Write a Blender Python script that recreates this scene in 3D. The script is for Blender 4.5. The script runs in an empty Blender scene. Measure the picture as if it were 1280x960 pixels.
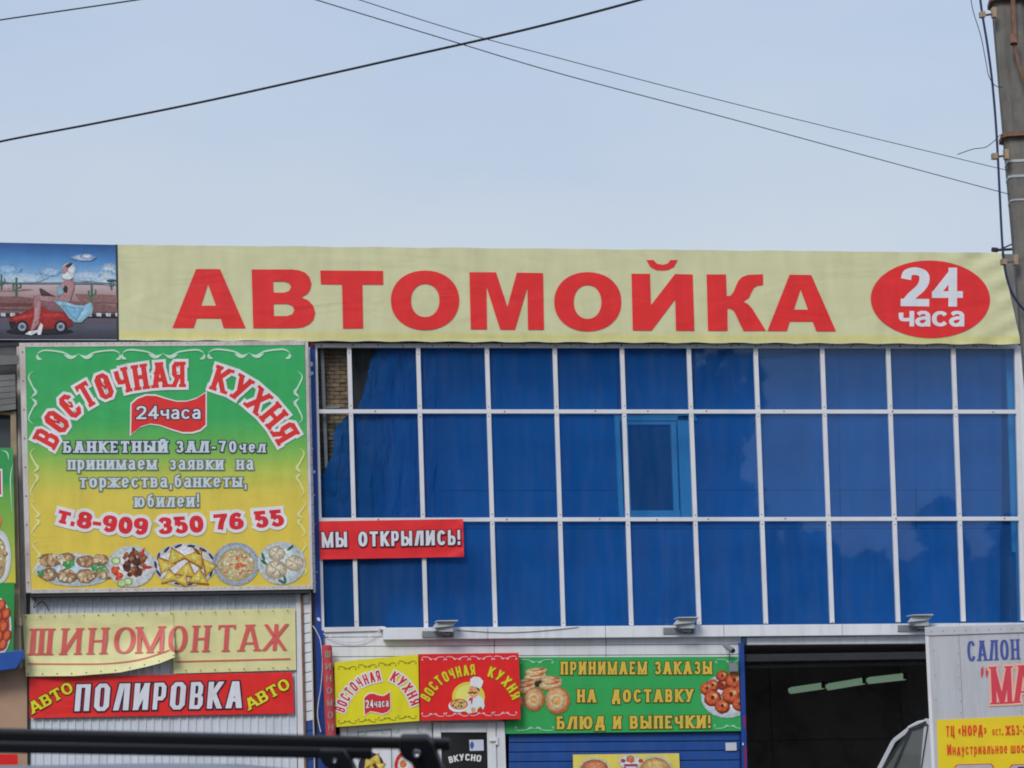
import bpy, math, random
from mathutils import Vector, Matrix, geometry, noise
random.seed(7)
S = bpy.context.scene
COL = S.collection
R_ = math.radians

# ------------------------------------------------------------------ camera, sky, sun, exposure
F, W2, H2 = 2900.0, 640.0, 480.0
CAM = Vector((-2.06456, -30.41517, -1.6616))
PITCH, ROLL, YAW = 1.72909, -0.02088, -0.13777
M3 = Matrix.Rotation(YAW, 3, 'Z') @ Matrix.Rotation(PITCH, 3, 'X') @ Matrix.Rotation(ROLL, 3, 'Y')
# the roll is taken about the view axis after pitching: build the same frame for the camera object
def _frame():
    cx, sx, cy, sy, cz, sz = math.cos(PITCH), math.sin(PITCH), math.cos(ROLL), math.sin(ROLL), math.cos(YAW), math.sin(YAW)
    Rz = Matrix(((cz, -sz, 0), (sz, cz, 0), (0, 0, 1)))
    Rx = Matrix(((1, 0, 0), (0, cx, -sx), (0, sx, cx)))
    Ry = Matrix(((cy, -sy, 0), (sy, cy, 0), (0, 0, 1)))
    return Rz @ Rx @ Ry
M3 = _frame()
cd = bpy.data.cameras.new('camera')
cam = bpy.data.objects.new('camera', cd); COL.objects.link(cam)
cam.matrix_world = Matrix.Translation(CAM) @ M3.to_4x4()
cd.sensor_width = 36.0; cd.lens = F / 1280 * 36
cd.clip_start = 0.1; cd.clip_end = 3000
cd.dof.use_dof = True; cd.dof.focus_distance = 30.5; cd.dof.aperture_fstop = 11
S.camera = cam
S.cycles.pixel_filter_type = 'BLACKMAN_HARRIS'; S.cycles.filter_width = 1.9
S.cycles.use_denoising = True
S.cycles.max_bounces = 8; S.cycles.transparent_max_bounces = 12

SUN_EL, SUN_AZ = R_(35), R_(-28)       # azimuth measured from -Y (the side the camera stands on) towards -X
sun_dir = Vector((math.sin(SUN_AZ) * math.cos(SUN_EL), -math.cos(SUN_AZ) * math.cos(SUN_EL), math.sin(SUN_EL)))
world = bpy.data.worlds.new("World"); S.world = world; world.use_nodes = True
nt = world.node_tree; nt.nodes.clear()
def N(t, typ, **kw):
    n = t.nodes.new(typ)
    for k, v in kw.items(): setattr(n, k, v)
    return n
out = N(nt, 'ShaderNodeOutputWorld'); bg = N(nt, 'ShaderNodeBackground')
sky = N(nt, 'ShaderNodeTexSky', sky_type='NISHITA', sun_disc=False)
sky.sun_elevation = SUN_EL
sky.sun_rotation = math.atan2(sun_dir.x, sun_dir.y)
sky.air_density = 1.0; sky.dust_density = 1.5
bg.inputs['Strength'].default_value = 0.1
tc = N(nt, 'ShaderNodeTexCoord'); mp = N(nt, 'ShaderNodeMapping'); mp.inputs['Scale'].default_value = (1, 1, 2.6)
nz = N(nt, 'ShaderNodeTexNoise'); nz.inputs['Scale'].default_value = 4.5; nz.inputs['Detail'].default_value = 4; nz.inputs['Roughness'].default_value = 0.5
cr = N(nt, 'ShaderNodeValToRGB')                        # thin overcast: pale layer, a little bluer where it is thinner
cr.color_ramp.elements[0].position = 0.34; cr.color_ramp.elements[0].color = (.92, .955, 1.0, 1)
cr.color_ramp.elements[1].position = 0.72; cr.color_ramp.elements[1].color = (1.07, 1.04, 1.0, 1)
sep = N(nt, 'ShaderNodeSeparateXYZ')
rmp = N(nt, 'ShaderNodeValToRGB'); e = rmp.color_ramp.elements       # paler towards the horizon, bluer higher up
e[0].position = .14; e[0].color = (.455, .510, .580, 1); e[1].position = .50; e[1].color = (.40, .475, .600, 1)
for p_, c_ in ((.22, (.435, .497, .582)), (.30, (.405, .484, .605))): q_ = e.new(p_); q_.color = c_ + (1,)
mulv = N(nt, 'ShaderNodeVectorMath', operation='MULTIPLY'); sc10 = N(nt, 'ShaderNodeVectorMath', operation='SCALE'); sc10.inputs['Scale'].default_value = 10.35
mx = N(nt, 'ShaderNodeMixRGB'); mx.inputs['Fac'].default_value = 0.88
nt.links.new(tc.outputs['Generated'], mp.inputs['Vector']); nt.links.new(mp.outputs[0], nz.inputs['Vector'])
nt.links.new(nz.outputs['Fac'], cr.inputs['Fac'])
nt.links.new(tc.outputs['Generated'], sep.inputs[0]); nt.links.new(sep.outputs['Z'], rmp.inputs['Fac'])
nt.links.new(cr.outputs['Color'], mulv.inputs[0]); nt.links.new(rmp.outputs[0], mulv.inputs[1]); nt.links.new(mulv.outputs[0], sc10.inputs[0])
nt.links.new(sky.outputs['Color'], mx.inputs['Color1']); nt.links.new(sc10.outputs[0], mx.inputs['Color2'])
nt.links.new(mx.outputs['Color'], bg.inputs['Color']); nt.links.new(bg.outputs[0], out.inputs[0])
ld = bpy.data.lights.new('sun', 'SUN'); ld.energy = 1.3; ld.angle = R_(20); ld.color = (1.0, 0.96, 0.9)
sun = bpy.data.objects.new('sun', ld); COL.objects.link(sun)
sun.rotation_euler = sun_dir.to_track_quat('Z', 'Y').to_euler(); sun.location = (0, -20, 30)
vs = S.view_settings; vs.view_transform = 'Standard'; vs.look = 'None'; vs.exposure = 0.33; vs.gamma = 1.0; vs.use_curve_mapping = False

GZ = CAM.z - 1.47                       # ground level

# ------------------------------------------------------------------ measuring helpers
def ray(px, py): return M3 @ Vector(((px - W2) / F, -(py - H2) / F, -1.0))
def at(px, py, Y):                      # the point of the vertical plane y = Y that the photo shows at this pixel
    d = ray(px, py); t = (Y - CAM.y) / d.y
    return CAM + d * t
class Plane:                            # a general vertical plane, for signs that stand at an angle
    def __init__(s, o, n): s.o = Vector(o); s.n = Vector(n).normalized()
    def __call__(s, px, py, off=0.0):
        d = ray(px, py); o = s.o + s.n * off
        return CAM + d * ((o - CAM).dot(s.n) / d.dot(s.n))
def YP(Y): return Plane((0, Y, 0), (0, -1, 0))

# ------------------------------------------------------------------ object helpers
def link(o, parent=None):
    COL.objects.link(o)
    if parent is not None: o.parent = parent
    return o
def tag(o, label=None, cat=None, group=None, kind=None):
    if label: o['label'] = label
    if cat: o['category'] = cat
    if group: o['group'] = group
    if kind: o['kind'] = kind
    return o
def thing(name, loc, label, cat, group=None):
    o = bpy.data.objects.new(name, None); o.location = loc; o.empty_display_size = 0.2
    link(o); return tag(o, label, cat, group)
class MB:
    def __init__(s): s.v = []; s.f = []; s.c = []
    def add(s, vs, fs, col=None):
        b = len(s.v); s.v += [Vector(v) for v in vs]; s.f += [tuple(b + i for i in f) for f in fs]
        s.c += [col or (1, 1, 1)] * len(vs)
    def box(s, a, b, col=None):
        x0, y0, z0 = a; x1, y1, z1 = b
        vs = [(x0, y0, z0), (x1, y0, z0), (x1, y1, z0), (x0, y1, z0), (x0, y0, z1), (x1, y0, z1), (x1, y1, z1), (x0, y1, z1)]
        s.add(vs, [(0, 3, 2, 1), (4, 5, 6, 7), (0, 1, 5, 4), (1, 2, 6, 5), (2, 3, 7, 6), (3, 0, 4, 7)], col)
    def prism(s, front, depth, col=None):      # front: points, depth: vector to the back
        d = Vector(depth); n = len(front); f = [Vector(p) for p in front]
        s.add(f + [p + d for p in f], [tuple(range(n)), tuple(range(2 * n - 1, n - 1, -1))] + [(i, i + n, (i + 1) % n + n, (i + 1) % n) for i in range(n)], col)
    def tube(s, pts, r, n=8, col=None, cap=True):
        pts = [Vector(p) for p in pts]; rs = r if isinstance(r, (list, tuple)) else [r] * len(pts)
        vs = []; fs = []
        for i, p in enumerate(pts):
            t = (pts[min(i + 1, len(pts) - 1)] - pts[max(i - 1, 0)]).normalized()
            a = t.cross(Vector((0, 0, 1)));  a = a if a.length > .05 else t.cross(Vector((0, 1, 0)))
            a.normalize(); b = t.cross(a)
            for k in range(n):
                w = 2 * math.pi * k / n; vs.append(p + (a * math.cos(w) + b * math.sin(w)) * rs[i])
        for i in range(len(pts) - 1):
            for k in range(n): fs.append((i * n + k, i * n + (k + 1) % n, (i + 1) * n + (k + 1) % n, (i + 1) * n + k))
        if cap: fs += [tuple(range(n)), tuple(range(len(vs) - 1, len(vs) - n - 1, -1))]
        s.add(vs, fs, col)
    def build(s, name, mat, parent=None, kind=None, smooth=False, bevel=0, label=None):
        off = Vector((0, 0, 0)) if parent is None else wloc(parent)
        me = bpy.data.meshes.new(name); me.from_pydata([v - off for v in s.v], [], s.f)
        at_ = me.color_attributes.new('print', 'FLOAT_COLOR', 'POINT')
        at_.data.foreach_set('color', [k for c in s.c for k in (c[0], c[1], c[2], 1.0)])
        me.materials.append(mat)
        if smooth: me.shade_smooth()
        o = bpy.data.objects.new(name, me); link(o, parent)
        if bevel:
            m = o.modifiers.new('bevel', 'BEVEL'); m.width = bevel; m.segments = 2; m.limit_method = 'ANGLE'
        if kind: o['kind'] = kind
        if label: o['label'] = label
        return o
def wloc(o):
    v = Vector((0, 0, 0))
    while o is not None: v += Vector(o.location); o = o.parent
    return v

# ------------------------------------------------------------------ colours and materials
def lin(c): c /= 255.0; return c / 12.92 if c <= 0.04045 else ((c + 0.055) / 1.055) ** 2.4
KC = 1.22
def pc(r, g, b, k=None): k = k or KC; return tuple(min(0.86, lin(x) * k) for x in (r, g, b))
def mat_nodes(name):
    m = bpy.data.materials.new(name); m.use_nodes = True; t = m.node_tree
    return m, t, t.nodes['Principled BSDF']
def surf(name, col, rough=.6, var=.12, scale=3.0, dirt=None, dirt_amt=.3, bump=.15, bscale=40, metal=0, spec=.4, streak=False, stretch=(1, 1, 1)):
    m, t, b = mat_nodes(name)
    tc = N(t, 'ShaderNodeTexCoord'); mp = N(t, 'ShaderNodeMapping'); mp.inputs['Scale'].default_value = stretch
    t.links.new(tc.outputs['Object'], mp.inputs['Vector'])
    n1 = N(t, 'ShaderNodeTexNoise'); n1.inputs['Scale'].default_value = scale; n1.inputs['Detail'].default_value = 6
    t.links.new(mp.outputs[0], n1.inputs['Vector'])
    r1 = N(t, 'ShaderNodeValToRGB'); r1.color_ramp.elements[0].position = .3; r1.color_ramp.elements[1].position = .72
    r1.color_ramp.elements[0].color = tuple(c * (1 - var) for c in col) + (1,); r1.color_ramp.elements[1].color = tuple(min(.9, c * (1 + var)) for c in col) + (1,)
    t.links.new(n1.outputs['Fac'], r1.inputs['Fac']); last = r1.outputs['Color']
    if dirt:
        mp2 = N(t, 'ShaderNodeMapping'); mp2.inputs['Scale'].default_value = (7, 7, .7) if streak else (1, 1, 1); mp2.inputs['Location'].default_value = (3, 1, 5)
        t.links.new(tc.outputs['Object'], mp2.inputs['Vector'])
        n2 = N(t, 'ShaderNodeTexNoise'); n2.inputs['Scale'].default_value = 1.3; n2.inputs['Detail'].default_value = 8; n2.inputs['Roughness'].default_value = .65
        t.links.new(mp2.outputs[0], n2.inputs['Vector'])
        r2 = N(t, 'ShaderNodeMapRange'); r2.inputs['From Min'].default_value = .48; r2.inputs['From Max'].default_value = .75; r2.inputs['To Max'].default_value = dirt_amt
        t.links.new(n2.outputs['Fac'], r2.inputs['Value'])
        x = N(t, 'ShaderNodeMixRGB'); x.inputs['Color2'].default_value = tuple(dirt) + (1,)
        t.links.new(r2.outputs[0], x.inputs['Fac']); t.links.new(last, x.inputs['Color1']); last = x.outputs['Color']
    t.links.new(last, b.inputs['Base Color'])
    b.inputs['Roughness'].default_value = rough; b.inputs['Metallic'].default_value = metal; b.inputs['Specular IOR Level'].default_value = spec
    if bump:
        n3 = N(t, 'ShaderNodeTexNoise'); n3.inputs['Scale'].default_value = bscale; n3.inputs['Detail'].default_value = 5
        t.links.new(mp.outputs[0], n3.inputs['Vector'])
        bp = N(t, 'ShaderNodeBump'); bp.inputs['Strength'].default_value = bump; bp.inputs['Distance'].default_value = .01
        t.links.new(n3.outputs['Fac'], bp.inputs['Height']); t.links.new(bp.outputs[0], b.inputs['Normal'])
    return m
def vinyl(name, crease=.25, rough=.42, weave=True):
    """printed banner cloth: the print's colours, fine weave, slack creases, faint weathering"""
    m, t, b = mat_nodes(name)
    a = N(t, 'ShaderNodeAttribute', attribute_name='print'); tc = N(t, 'ShaderNodeTexCoord')
    n1 = N(t, 'ShaderNodeTexNoise'); n1.inputs['Scale'].default_value = 1.7; n1.inputs['Detail'].default_value = 7; n1.inputs['Roughness'].default_value = .6
    mp0 = N(t, 'ShaderNodeMapping'); mp0.inputs['Scale'].default_value = (3, 3, .8); t.links.new(tc.outputs['Object'], mp0.inputs['Vector']); t.links.new(mp0.outputs[0], n1.inputs['Vector'])
    mr = N(t, 'ShaderNodeMapRange'); mr.inputs['From Min'].default_value = .3; mr.inputs['From Max'].default_value = .75; mr.inputs['To Min'].default_value = 1.04; mr.inputs['To Max'].default_value = .87
    t.links.new(n1.outputs['Fac'], mr.inputs['Value'])
    mu = N(t, 'ShaderNodeVectorMath', operation='SCALE'); t.links.new(a.outputs['Color'], mu.inputs[0]); t.links.new(mr.outputs[0], mu.inputs['Scale'])
    t.links.new(mu.outputs[0], b.inputs['Base Color'])
    mp = N(t, 'ShaderNodeMapping'); mp.inputs['Rotation'].default_value = (0, R_(25), 0); mp.inputs['Scale'].default_value = (.8, 1, 2.2)
    t.links.new(tc.outputs['Object'], mp.inputs['Vector'])
    n2 = N(t, 'ShaderNodeTexNoise'); n2.inputs['Scale'].default_value = 1.1; n2.inputs['Detail'].default_value = 2; n2.inputs['Distortion'].default_value = .8
    t.links.new(mp.outputs[0], n2.inputs['Vector'])
    bp = N(t, 'ShaderNodeBump'); bp.inputs['Strength'].default_value = crease; bp.inputs['Distance'].default_value = .12
    t.links.new(n2.outputs['Fac'], bp.inputs['Height']); t.links.new(bp.outputs[0], b.inputs['Normal'])
    b.inputs['Roughness'].default_value = rough; b.inputs['Specular IOR Level'].default_value = .35
    return m
VINYL = vinyl('banner_vinyl', .10); VINYL_SLACK = vinyl('slack_vinyl', .16, .42); 
def food_vinyl():
    m = VINYL.copy(); m.name = 'photo_print'; t = m.node_tree; b = t.nodes['Principled BSDF']; src = b.inputs['Base Color'].links[0].from_socket
    tc = N(t, 'ShaderNodeTexCoord'); n = N(t, 'ShaderNodeTexNoise'); n.inputs['Scale'].default_value = 26; n.inputs['Detail'].default_value = 8; n.inputs['Roughness'].default_value = .75
    t.links.new(tc.outputs['Object'], n.inputs['Vector']); r = N(t, 'ShaderNodeMapRange'); r.inputs['From Min'].default_value = .32; r.inputs['From Max'].default_value = .68; r.inputs['To Min'].default_value = .55; r.inputs['To Max'].default_value = 1.3
    t.links.new(n.outputs['Fac'], r.inputs['Value']); s = N(t, 'ShaderNodeVectorMath', operation='SCALE'); t.links.new(src, s.inputs[0]); t.links.new(r.outputs[0], s.inputs['Scale']); t.links.new(s.outputs[0], b.inputs['Base Color']); return m
VINYL_FOOD = food_vinyl()
VINYL_TAUT = vinyl('taut_print', .04, .45)
M = {}
M['white'] = surf('white_paint_metal', (.79, .80, .83), .5, .05, 2, (.30, .27, .22), .28, .05, streak=True)
M['frame'] = surf('white_aluminium', (.76, .75, .77), .45, .05, 3, (.28, .26, .22), .18, .04)
M['siding'] = surf('white_siding', (.78, .79, .82), .55, .06, 2, (.35, .33, .30), .3, .06, streak=True)
M['corr'] = surf('galvanised_white_sheet', (.66, .70, .76), .45, .07, 2, (.30, .28, .25), .25, .03, streak=True)
M['blue'] = surf('blue_paint', (.015, .06, .30), .4, .12, 3, (.25, .27, .33), .12, .05)
M['shutter'] = surf('blue_shutter_paint', (.018, .085, .33), .38, .12, 3, (.10, .12, .16), .3, .04, streak=True)
M['grey'] = surf('cast_grey_metal', (.27, .29, .31), .5, .1, 8, (.1, .1, .1), .3, .05, metal=.3)
M['lampgrey'] = surf('light_grey_cast_metal', (.50, .53, .55), .5, .08, 8, (.15, .15, .15), .3, .05)
M['rearwall'] = surf('dark_rear_wall', (.05, .055, .065), .85, .4, 3)  # near-black mottled tone for the wall behind the bricks
M['dark'] = surf('dark_steel', (.03, .03, .035), .6, .2, 5)
M['black'] = surf('black_powder_coat', (.004, .004, .006), .5, .1, 20, bump=.05, spec=.15)
M['wood'] = surf('weathered_pine', (.40, .30, .19), .75, .2, 6, (.16, .10, .07), .6, .25, 30, stretch=(3, 3, .5))
M['woodwhite'] = surf('peeling_white_batten', (.66, .61, .59), .75, .12, 7, (.28, .18, .12), .5, .2, 30, stretch=(3, 3, .6))
M['rust'] = surf('rusty_steel', (.22, .12, .08), .8, .3, 12, (.42, .38, .33), .5, .2)
M['ply'] = surf('tan_board', (.47, .30, .20), .7, .08, 1.5, (.22, .12, .08), .4, .08)
M['slate'] = surf('grey_roof_sheet', (.20, .20, .19), .85, .2, 4, (.06, .06, .06), .5, .2)
M['concrete'] = surf('pole_concrete', (.185, .172, .155), .9, .18, 5, (.05, .04, .035), .6, .5, 25, streak=True)
M['asphalt'] = surf('asphalt', (.055, .055, .057), .9, .2, 2, (.11, .10, .09), .5, .5, 60)
M['dirtground'] = surf('gravel_shoulder', (.16, .14, .12), .95, .2, 1, (.08, .07, .06), .5, .5, 30)
M['insul'] = surf('wire_insulation', (.02, .02, .022), .6, .1)
M['cable'] = surf('blue_black_cable', (.02, .025, .09), .45, .1)
M['steel'] = surf('bright_bolt', (.7, .7, .7), .25, .05, 3, metal=1)
M['soot'] = surf('stained_wall_panels', (.13, .13, .135), .8, .25, 1.2, (.03, .03, .03), .8, .1)
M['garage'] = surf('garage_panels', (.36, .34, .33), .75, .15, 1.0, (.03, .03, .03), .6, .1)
M['carwhite'] = surf('white_car_paint', (.55, .57, .62), .3, .03, 2, (.35, .33, .3), .2, .02)
M['boxwhite'] = surf('white_truck_panel', (.52, .53, .57), .45, .04, 2, (.28, .27, .26), .4, .03, streak=True)
M['rubber'] = surf('black_rubber', (.015, .015, .016), .7, .1)
M['silver'] = surf('silver_blue_car_paint', (.23, .27, .36), .35, .04, 2, metal=.3)
M['bark'] = surf('bark', (.09, .07, .05), .9, .3, 8)
M['foliage'] = surf('foliage', (.055, .09, .03), .7, .5, 1.5, bump=0)
M['redpole'] = surf('faded_red_tube', (.56, .055, .06), .5, .12, 5, (.4, .22, .2), .25, .05, streak=True)
M['paper'] = surf('paper', (.62, .64, .68), .7, .05)
M['film_shelf'] = surf('blue_counter', (.02, .09, .38), .4, .1)
def glass_mat(name, tint, rough=0.0, wob=.0):
    m = bpy.data.materials.new(name); m.use_nodes = True; t = m.node_tree; t.nodes.clear()
    o = N(t, 'ShaderNodeOutputMaterial'); mixs = N(t, 'ShaderNodeMixShader'); fr = N(t, 'ShaderNodeFresnel'); fr.inputs['IOR'].default_value = 1.6
    tr = N(t, 'ShaderNodeBsdfTransparent'); tr.inputs['Color'].default_value = tuple(tint) + (1,)
    ge = N(t, 'ShaderNodeNewGeometry'); ma = N(t, 'ShaderNodeMath', operation='MULTIPLY_ADD'); ma.inputs[1].default_value = 1 / 1.55 - 1.55; ma.inputs[2].default_value = 1.55   # a thin sheet reflects alike from both sides
    t.links.new(ge.outputs['Backfacing'], ma.inputs[0]); t.links.new(ma.outputs[0], fr.inputs['IOR'])
    gl = N(t, 'ShaderNodeBsdfGlossy'); gl.inputs['Roughness'].default_value = rough; gl.inputs['Color'].default_value = (.82, .97, 1, 1)
    if wob:
        tc = N(t, 'ShaderNodeTexCoord'); n = N(t, 'ShaderNodeTexNoise'); n.inputs['Scale'].default_value = 1.1; n.inputs['Detail'].default_value = 1
        bp = N(t, 'ShaderNodeBump'); bp.inputs['Strength'].default_value = wob; bp.inputs['Distance'].default_value = .02
        t.links.new(tc.outputs['Object'], n.inputs['Vector']); t.links.new(n.outputs['Fac'], bp.inputs['Height']); t.links.new(bp.outputs[0], gl.inputs['Normal']); t.links.new(bp.outputs[0], fr.inputs['Normal'])
    t.links.new(fr.outputs[0], mixs.inputs[0]); t.links.new(tr.outputs[0], mixs.inputs[1]); t.links.new(gl.outputs[0], mixs.inputs[2]); t.links.new(mixs.outputs[0], o.inputs[0])
    return m
M['glass'] = glass_mat('clear_window_glass', (.93, .95, .96), .02, .05)
t = M['glass'].node_tree; o_ = [n for n in t.nodes if n.type == 'OUTPUT_MATERIAL'][0]; m_ = N(t, 'ShaderNodeMixShader'); d_ = N(t, 'ShaderNodeBsdfDiffuse'); d_.inputs['Color'].default_value = (.42, .42, .40, 1)   # rain streaks and dust, each pane its own
tc = N(t, 'ShaderNodeTexCoord'); mp = N(t, 'ShaderNodeMapping'); mp.inputs['Scale'].default_value = (6, 6, .7); oi = N(t, 'ShaderNodeObjectInfo'); n_ = N(t, 'ShaderNodeTexNoise', noise_dimensions='4D'); n_.inputs['Scale'].default_value = 1.5; n_.inputs['Detail'].default_value = 7
w_ = N(t, 'ShaderNodeMath', operation='MULTIPLY'); w_.inputs[1].default_value = 40; r_ = N(t, 'ShaderNodeMapRange'); r_.inputs['From Min'].default_value = .42; r_.inputs['From Max'].default_value = .8; r_.inputs['To Max'].default_value = .04
ad = N(t, 'ShaderNodeMath', operation='MULTIPLY_ADD'); ad.inputs[1].default_value = .008
t.links.new(tc.outputs['Object'], mp.inputs[0]); t.links.new(mp.outputs[0], n_.inputs['Vector']); t.links.new(oi.outputs['Random'], w_.inputs[0]); t.links.new(w_.outputs[0], n_.inputs['W']); t.links.new(n_.outputs['Fac'], r_.inputs['Value'])
t.links.new(oi.outputs['Random'], ad.inputs[0]); t.links.new(r_.outputs[0], ad.inputs[2]); t.links.new(ad.outputs[0], m_.inputs[0])
t.links.new(o_.inputs[0].links[0].from_socket, m_.inputs[1]); t.links.new(d_.outputs[0], m_.inputs[2]); t.links.new(m_.outputs[0], o_.inputs[0])
M['carglass'] = glass_mat('car_glass', (.55, .6, .58), .0)
t = M['carglass'].node_tree; o_ = [n for n in t.nodes if n.type == 'OUTPUT_MATERIAL'][0]; m_ = N(t, 'ShaderNodeMixShader'); m_.inputs[0].default_value = .28; d_ = N(t, 'ShaderNodeBsdfDiffuse'); d_.inputs['Color'].default_value = (.34, .36, .36, 1)   # grey veil mixed in to stand for pale reflections on the windows
t.links.new(o_.inputs[0].links[0].from_socket, m_.inputs[1]); t.links.new(d_.outputs[0], m_.inputs[2]); t.links.new(m_.outputs[0], o_.inputs[0])
def film_mat(nm='blue_tint_film', loose=False):
    m = bpy.data.materials.new(nm); m.use_nodes = True; t = m.node_tree; t.nodes.clear()
    o = N(t, 'ShaderNodeOutputMaterial'); mixs = N(t, 'ShaderNodeMixShader'); mixs.inputs[0].default_value = .34
    tr = N(t, 'ShaderNodeBsdfTransparent'); tr.inputs['Color'].default_value = (.30, .70, .97, 1)
    df = N(t, 'ShaderNodeBsdfDiffuse'); tc = N(t, 'ShaderNodeTexCoord'); n = N(t, 'ShaderNodeTexNoise'); n.inputs['Scale'].default_value = .9; n.inputs['Detail'].default_value = 4
    mp = N(t, 'ShaderNodeMapping'); mp.inputs['Scale'].default_value = (1, 1, .6)
    r = N(t, 'ShaderNodeValToRGB'); r.color_ramp.elements[0].position = .32; r.color_ramp.elements[1].position = .7
    r.color_ramp.elements[0].color = (.015, .155, .55, 1); r.color_ramp.elements[1].color = (.022, .195, .68, 1)
    t.links.new(tc.outputs['Object'], mp.inputs[0]); t.links.new(mp.outputs[0], n.inputs['Vector']); t.links.new(n.outputs['Fac'], r.inputs['Fac']); t.links.new(r.outputs[0], df.inputs['Color'])
    t.links.new(tr.outputs[0], mixs.inputs[1]); t.links.new(df.outputs[0], mixs.inputs[2]); t.links.new(mixs.outputs[0], o.inputs[0])
    return m
M['film'] = film_mat(); M['film_loose'] = film_mat('loose_tint_film', True)
t = M['film_loose'].node_tree
for n_ in t.nodes:
    if n_.type == 'MIX_SHADER': n_.inputs[0].default_value = .40
    if n_.type == 'BSDF_DIFFUSE': df_ = n_
    if n_.type == 'BSDF_TRANSPARENT': n_.inputs['Color'].default_value = (.16, .45, .75, 1)
tc = N(t, 'ShaderNodeTexCoord'); mp = N(t, 'ShaderNodeMapping'); mp.inputs['Rotation'].default_value = (0, R_(-36), 0); mp.inputs['Scale'].default_value = (5, 3, 1.0)
n_ = N(t, 'ShaderNodeTexNoise'); n_.inputs['Scale'].default_value = 1.6; n_.inputs['Detail'].default_value = 5; n_.inputs['Distortion'].default_value = 1.0; bp = N(t, 'ShaderNodeBump'); bp.inputs['Distance'].default_value = .09; bp.inputs['Strength'].default_value = 1
t.links.new(tc.outputs['Object'], mp.inputs[0]); t.links.new(mp.outputs[0], n_.inputs['Vector']); t.links.new(n_.outputs['Fac'], bp.inputs['Height']); t.links.new(bp.outputs[0], df_.inputs['Normal'])
def emit(name, col, s):
    m, t, b = mat_nodes(name); b.inputs['Base Color'].default_value = (.4, .45, .4, 1); b.inputs['Roughness'].default_value = .4
    b.inputs['Emission Color'].default_value = tuple(col) + (1,); b.inputs['Emission Strength'].default_value = s; return m
M['tube'] = emit('dim_fluorescent_tube', (.45, .75, .5), .18)

# ------------------------------------------------------------------ lettering: a stroke alphabet
def dense(pts, closed=False, n=5):      # Catmull-Rom
    P = [Vector(p) for p in pts]; o = []; L = len(P)
    rng = L if closed else L - 1
    for i in range(rng):
        if closed: a, b, c, d = P[i - 1], P[i], P[(i + 1) % L], P[(i + 2) % L]
        else: a, b, c, d = P[max(i - 1, 0)], P[i], P[i + 1], P[min(i + 2, L - 1)]
        for k in range(n):
            t = k / n; o.append(.5 * ((2 * b) + (c - a) * t + (2 * a - 5 * b + 4 * c - d) * t * t + (3 * b - a - 3 * c + d) * t ** 3))
    if not closed: o.append(P[-1])
    return o
def ell(x0, y0, x1, y1, a0=0, a1=360, n=28, p=2.0):
    o = []; cx, cy, rx, ry = (x0 + x1) / 2, (y0 + y1) / 2, (x1 - x0) / 2, (y1 - y0) / 2
    full = a1 - a0 >= 360
    for k in range(n if full else n + 1):
        w = math.radians(a0 + (a1 - a0) * k / n); c, s = math.cos(w), math.sin(w)
        o.append(Vector((cx + rx * math.copysign(abs(c) ** (2 / p), c), cy + ry * math.copysign(abs(s) ** (2 / p), s))))
    return o
def bowl(x0, y0, y1, x1, flip=False):
    def g(ang):
        r = min((y1 - y0) / 2, x1 - x0); q = x1 - r
        if ang: pts = [(x0, y1), (x1 - .22, y1), (x1, y1 - .12), (x1, y0 + .12), (x1 - .22, y0), (x0, y0)]
        else:
            pts = [(x0, y1)] + [(q + r * math.sin(math.pi * k / 10), (y0 + y1) / 2 + (y1 - y0) / 2 * math.cos(math.pi * k / 10)) for k in range(11)] + [(x0, y0)]
        if flip: pts = [(1 - x, y) for x, y in pts]
        return ('c', [Vector(p) for p in pts], False)
    return g
def ring(x0, y0, x1, y1):
    def g(ang):
        if ang:
            a, b = .24 * (x1 - x0), .14 * (y1 - y0)
            return ('c', [Vector(p) for p in [(x0 + a, y0), (x1 - a, y0), (x1, y0 + b), (x1, y1 - b), (x1 - a, y1), (x0 + a, y1), (x0, y1 - b), (x0, y0 + b)]], True)
        return ('c', ell(x0, y0, x1, y1, p=2.15), True)
    return g
def L(*p): return lambda ang: ('s', [Vector((p[i], p[i + 1])) for i in range(0, len(p), 2)], False)
def C(*p):
    def g(ang):
        q = [Vector((p[i], p[i + 1])) for i in range(0, len(p), 2)]
        return ('c', q if ang else dense(q), False)
    return g
V0, V1 = L(0, 0, 0, 1), L(1, 0, 1, 1)
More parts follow.
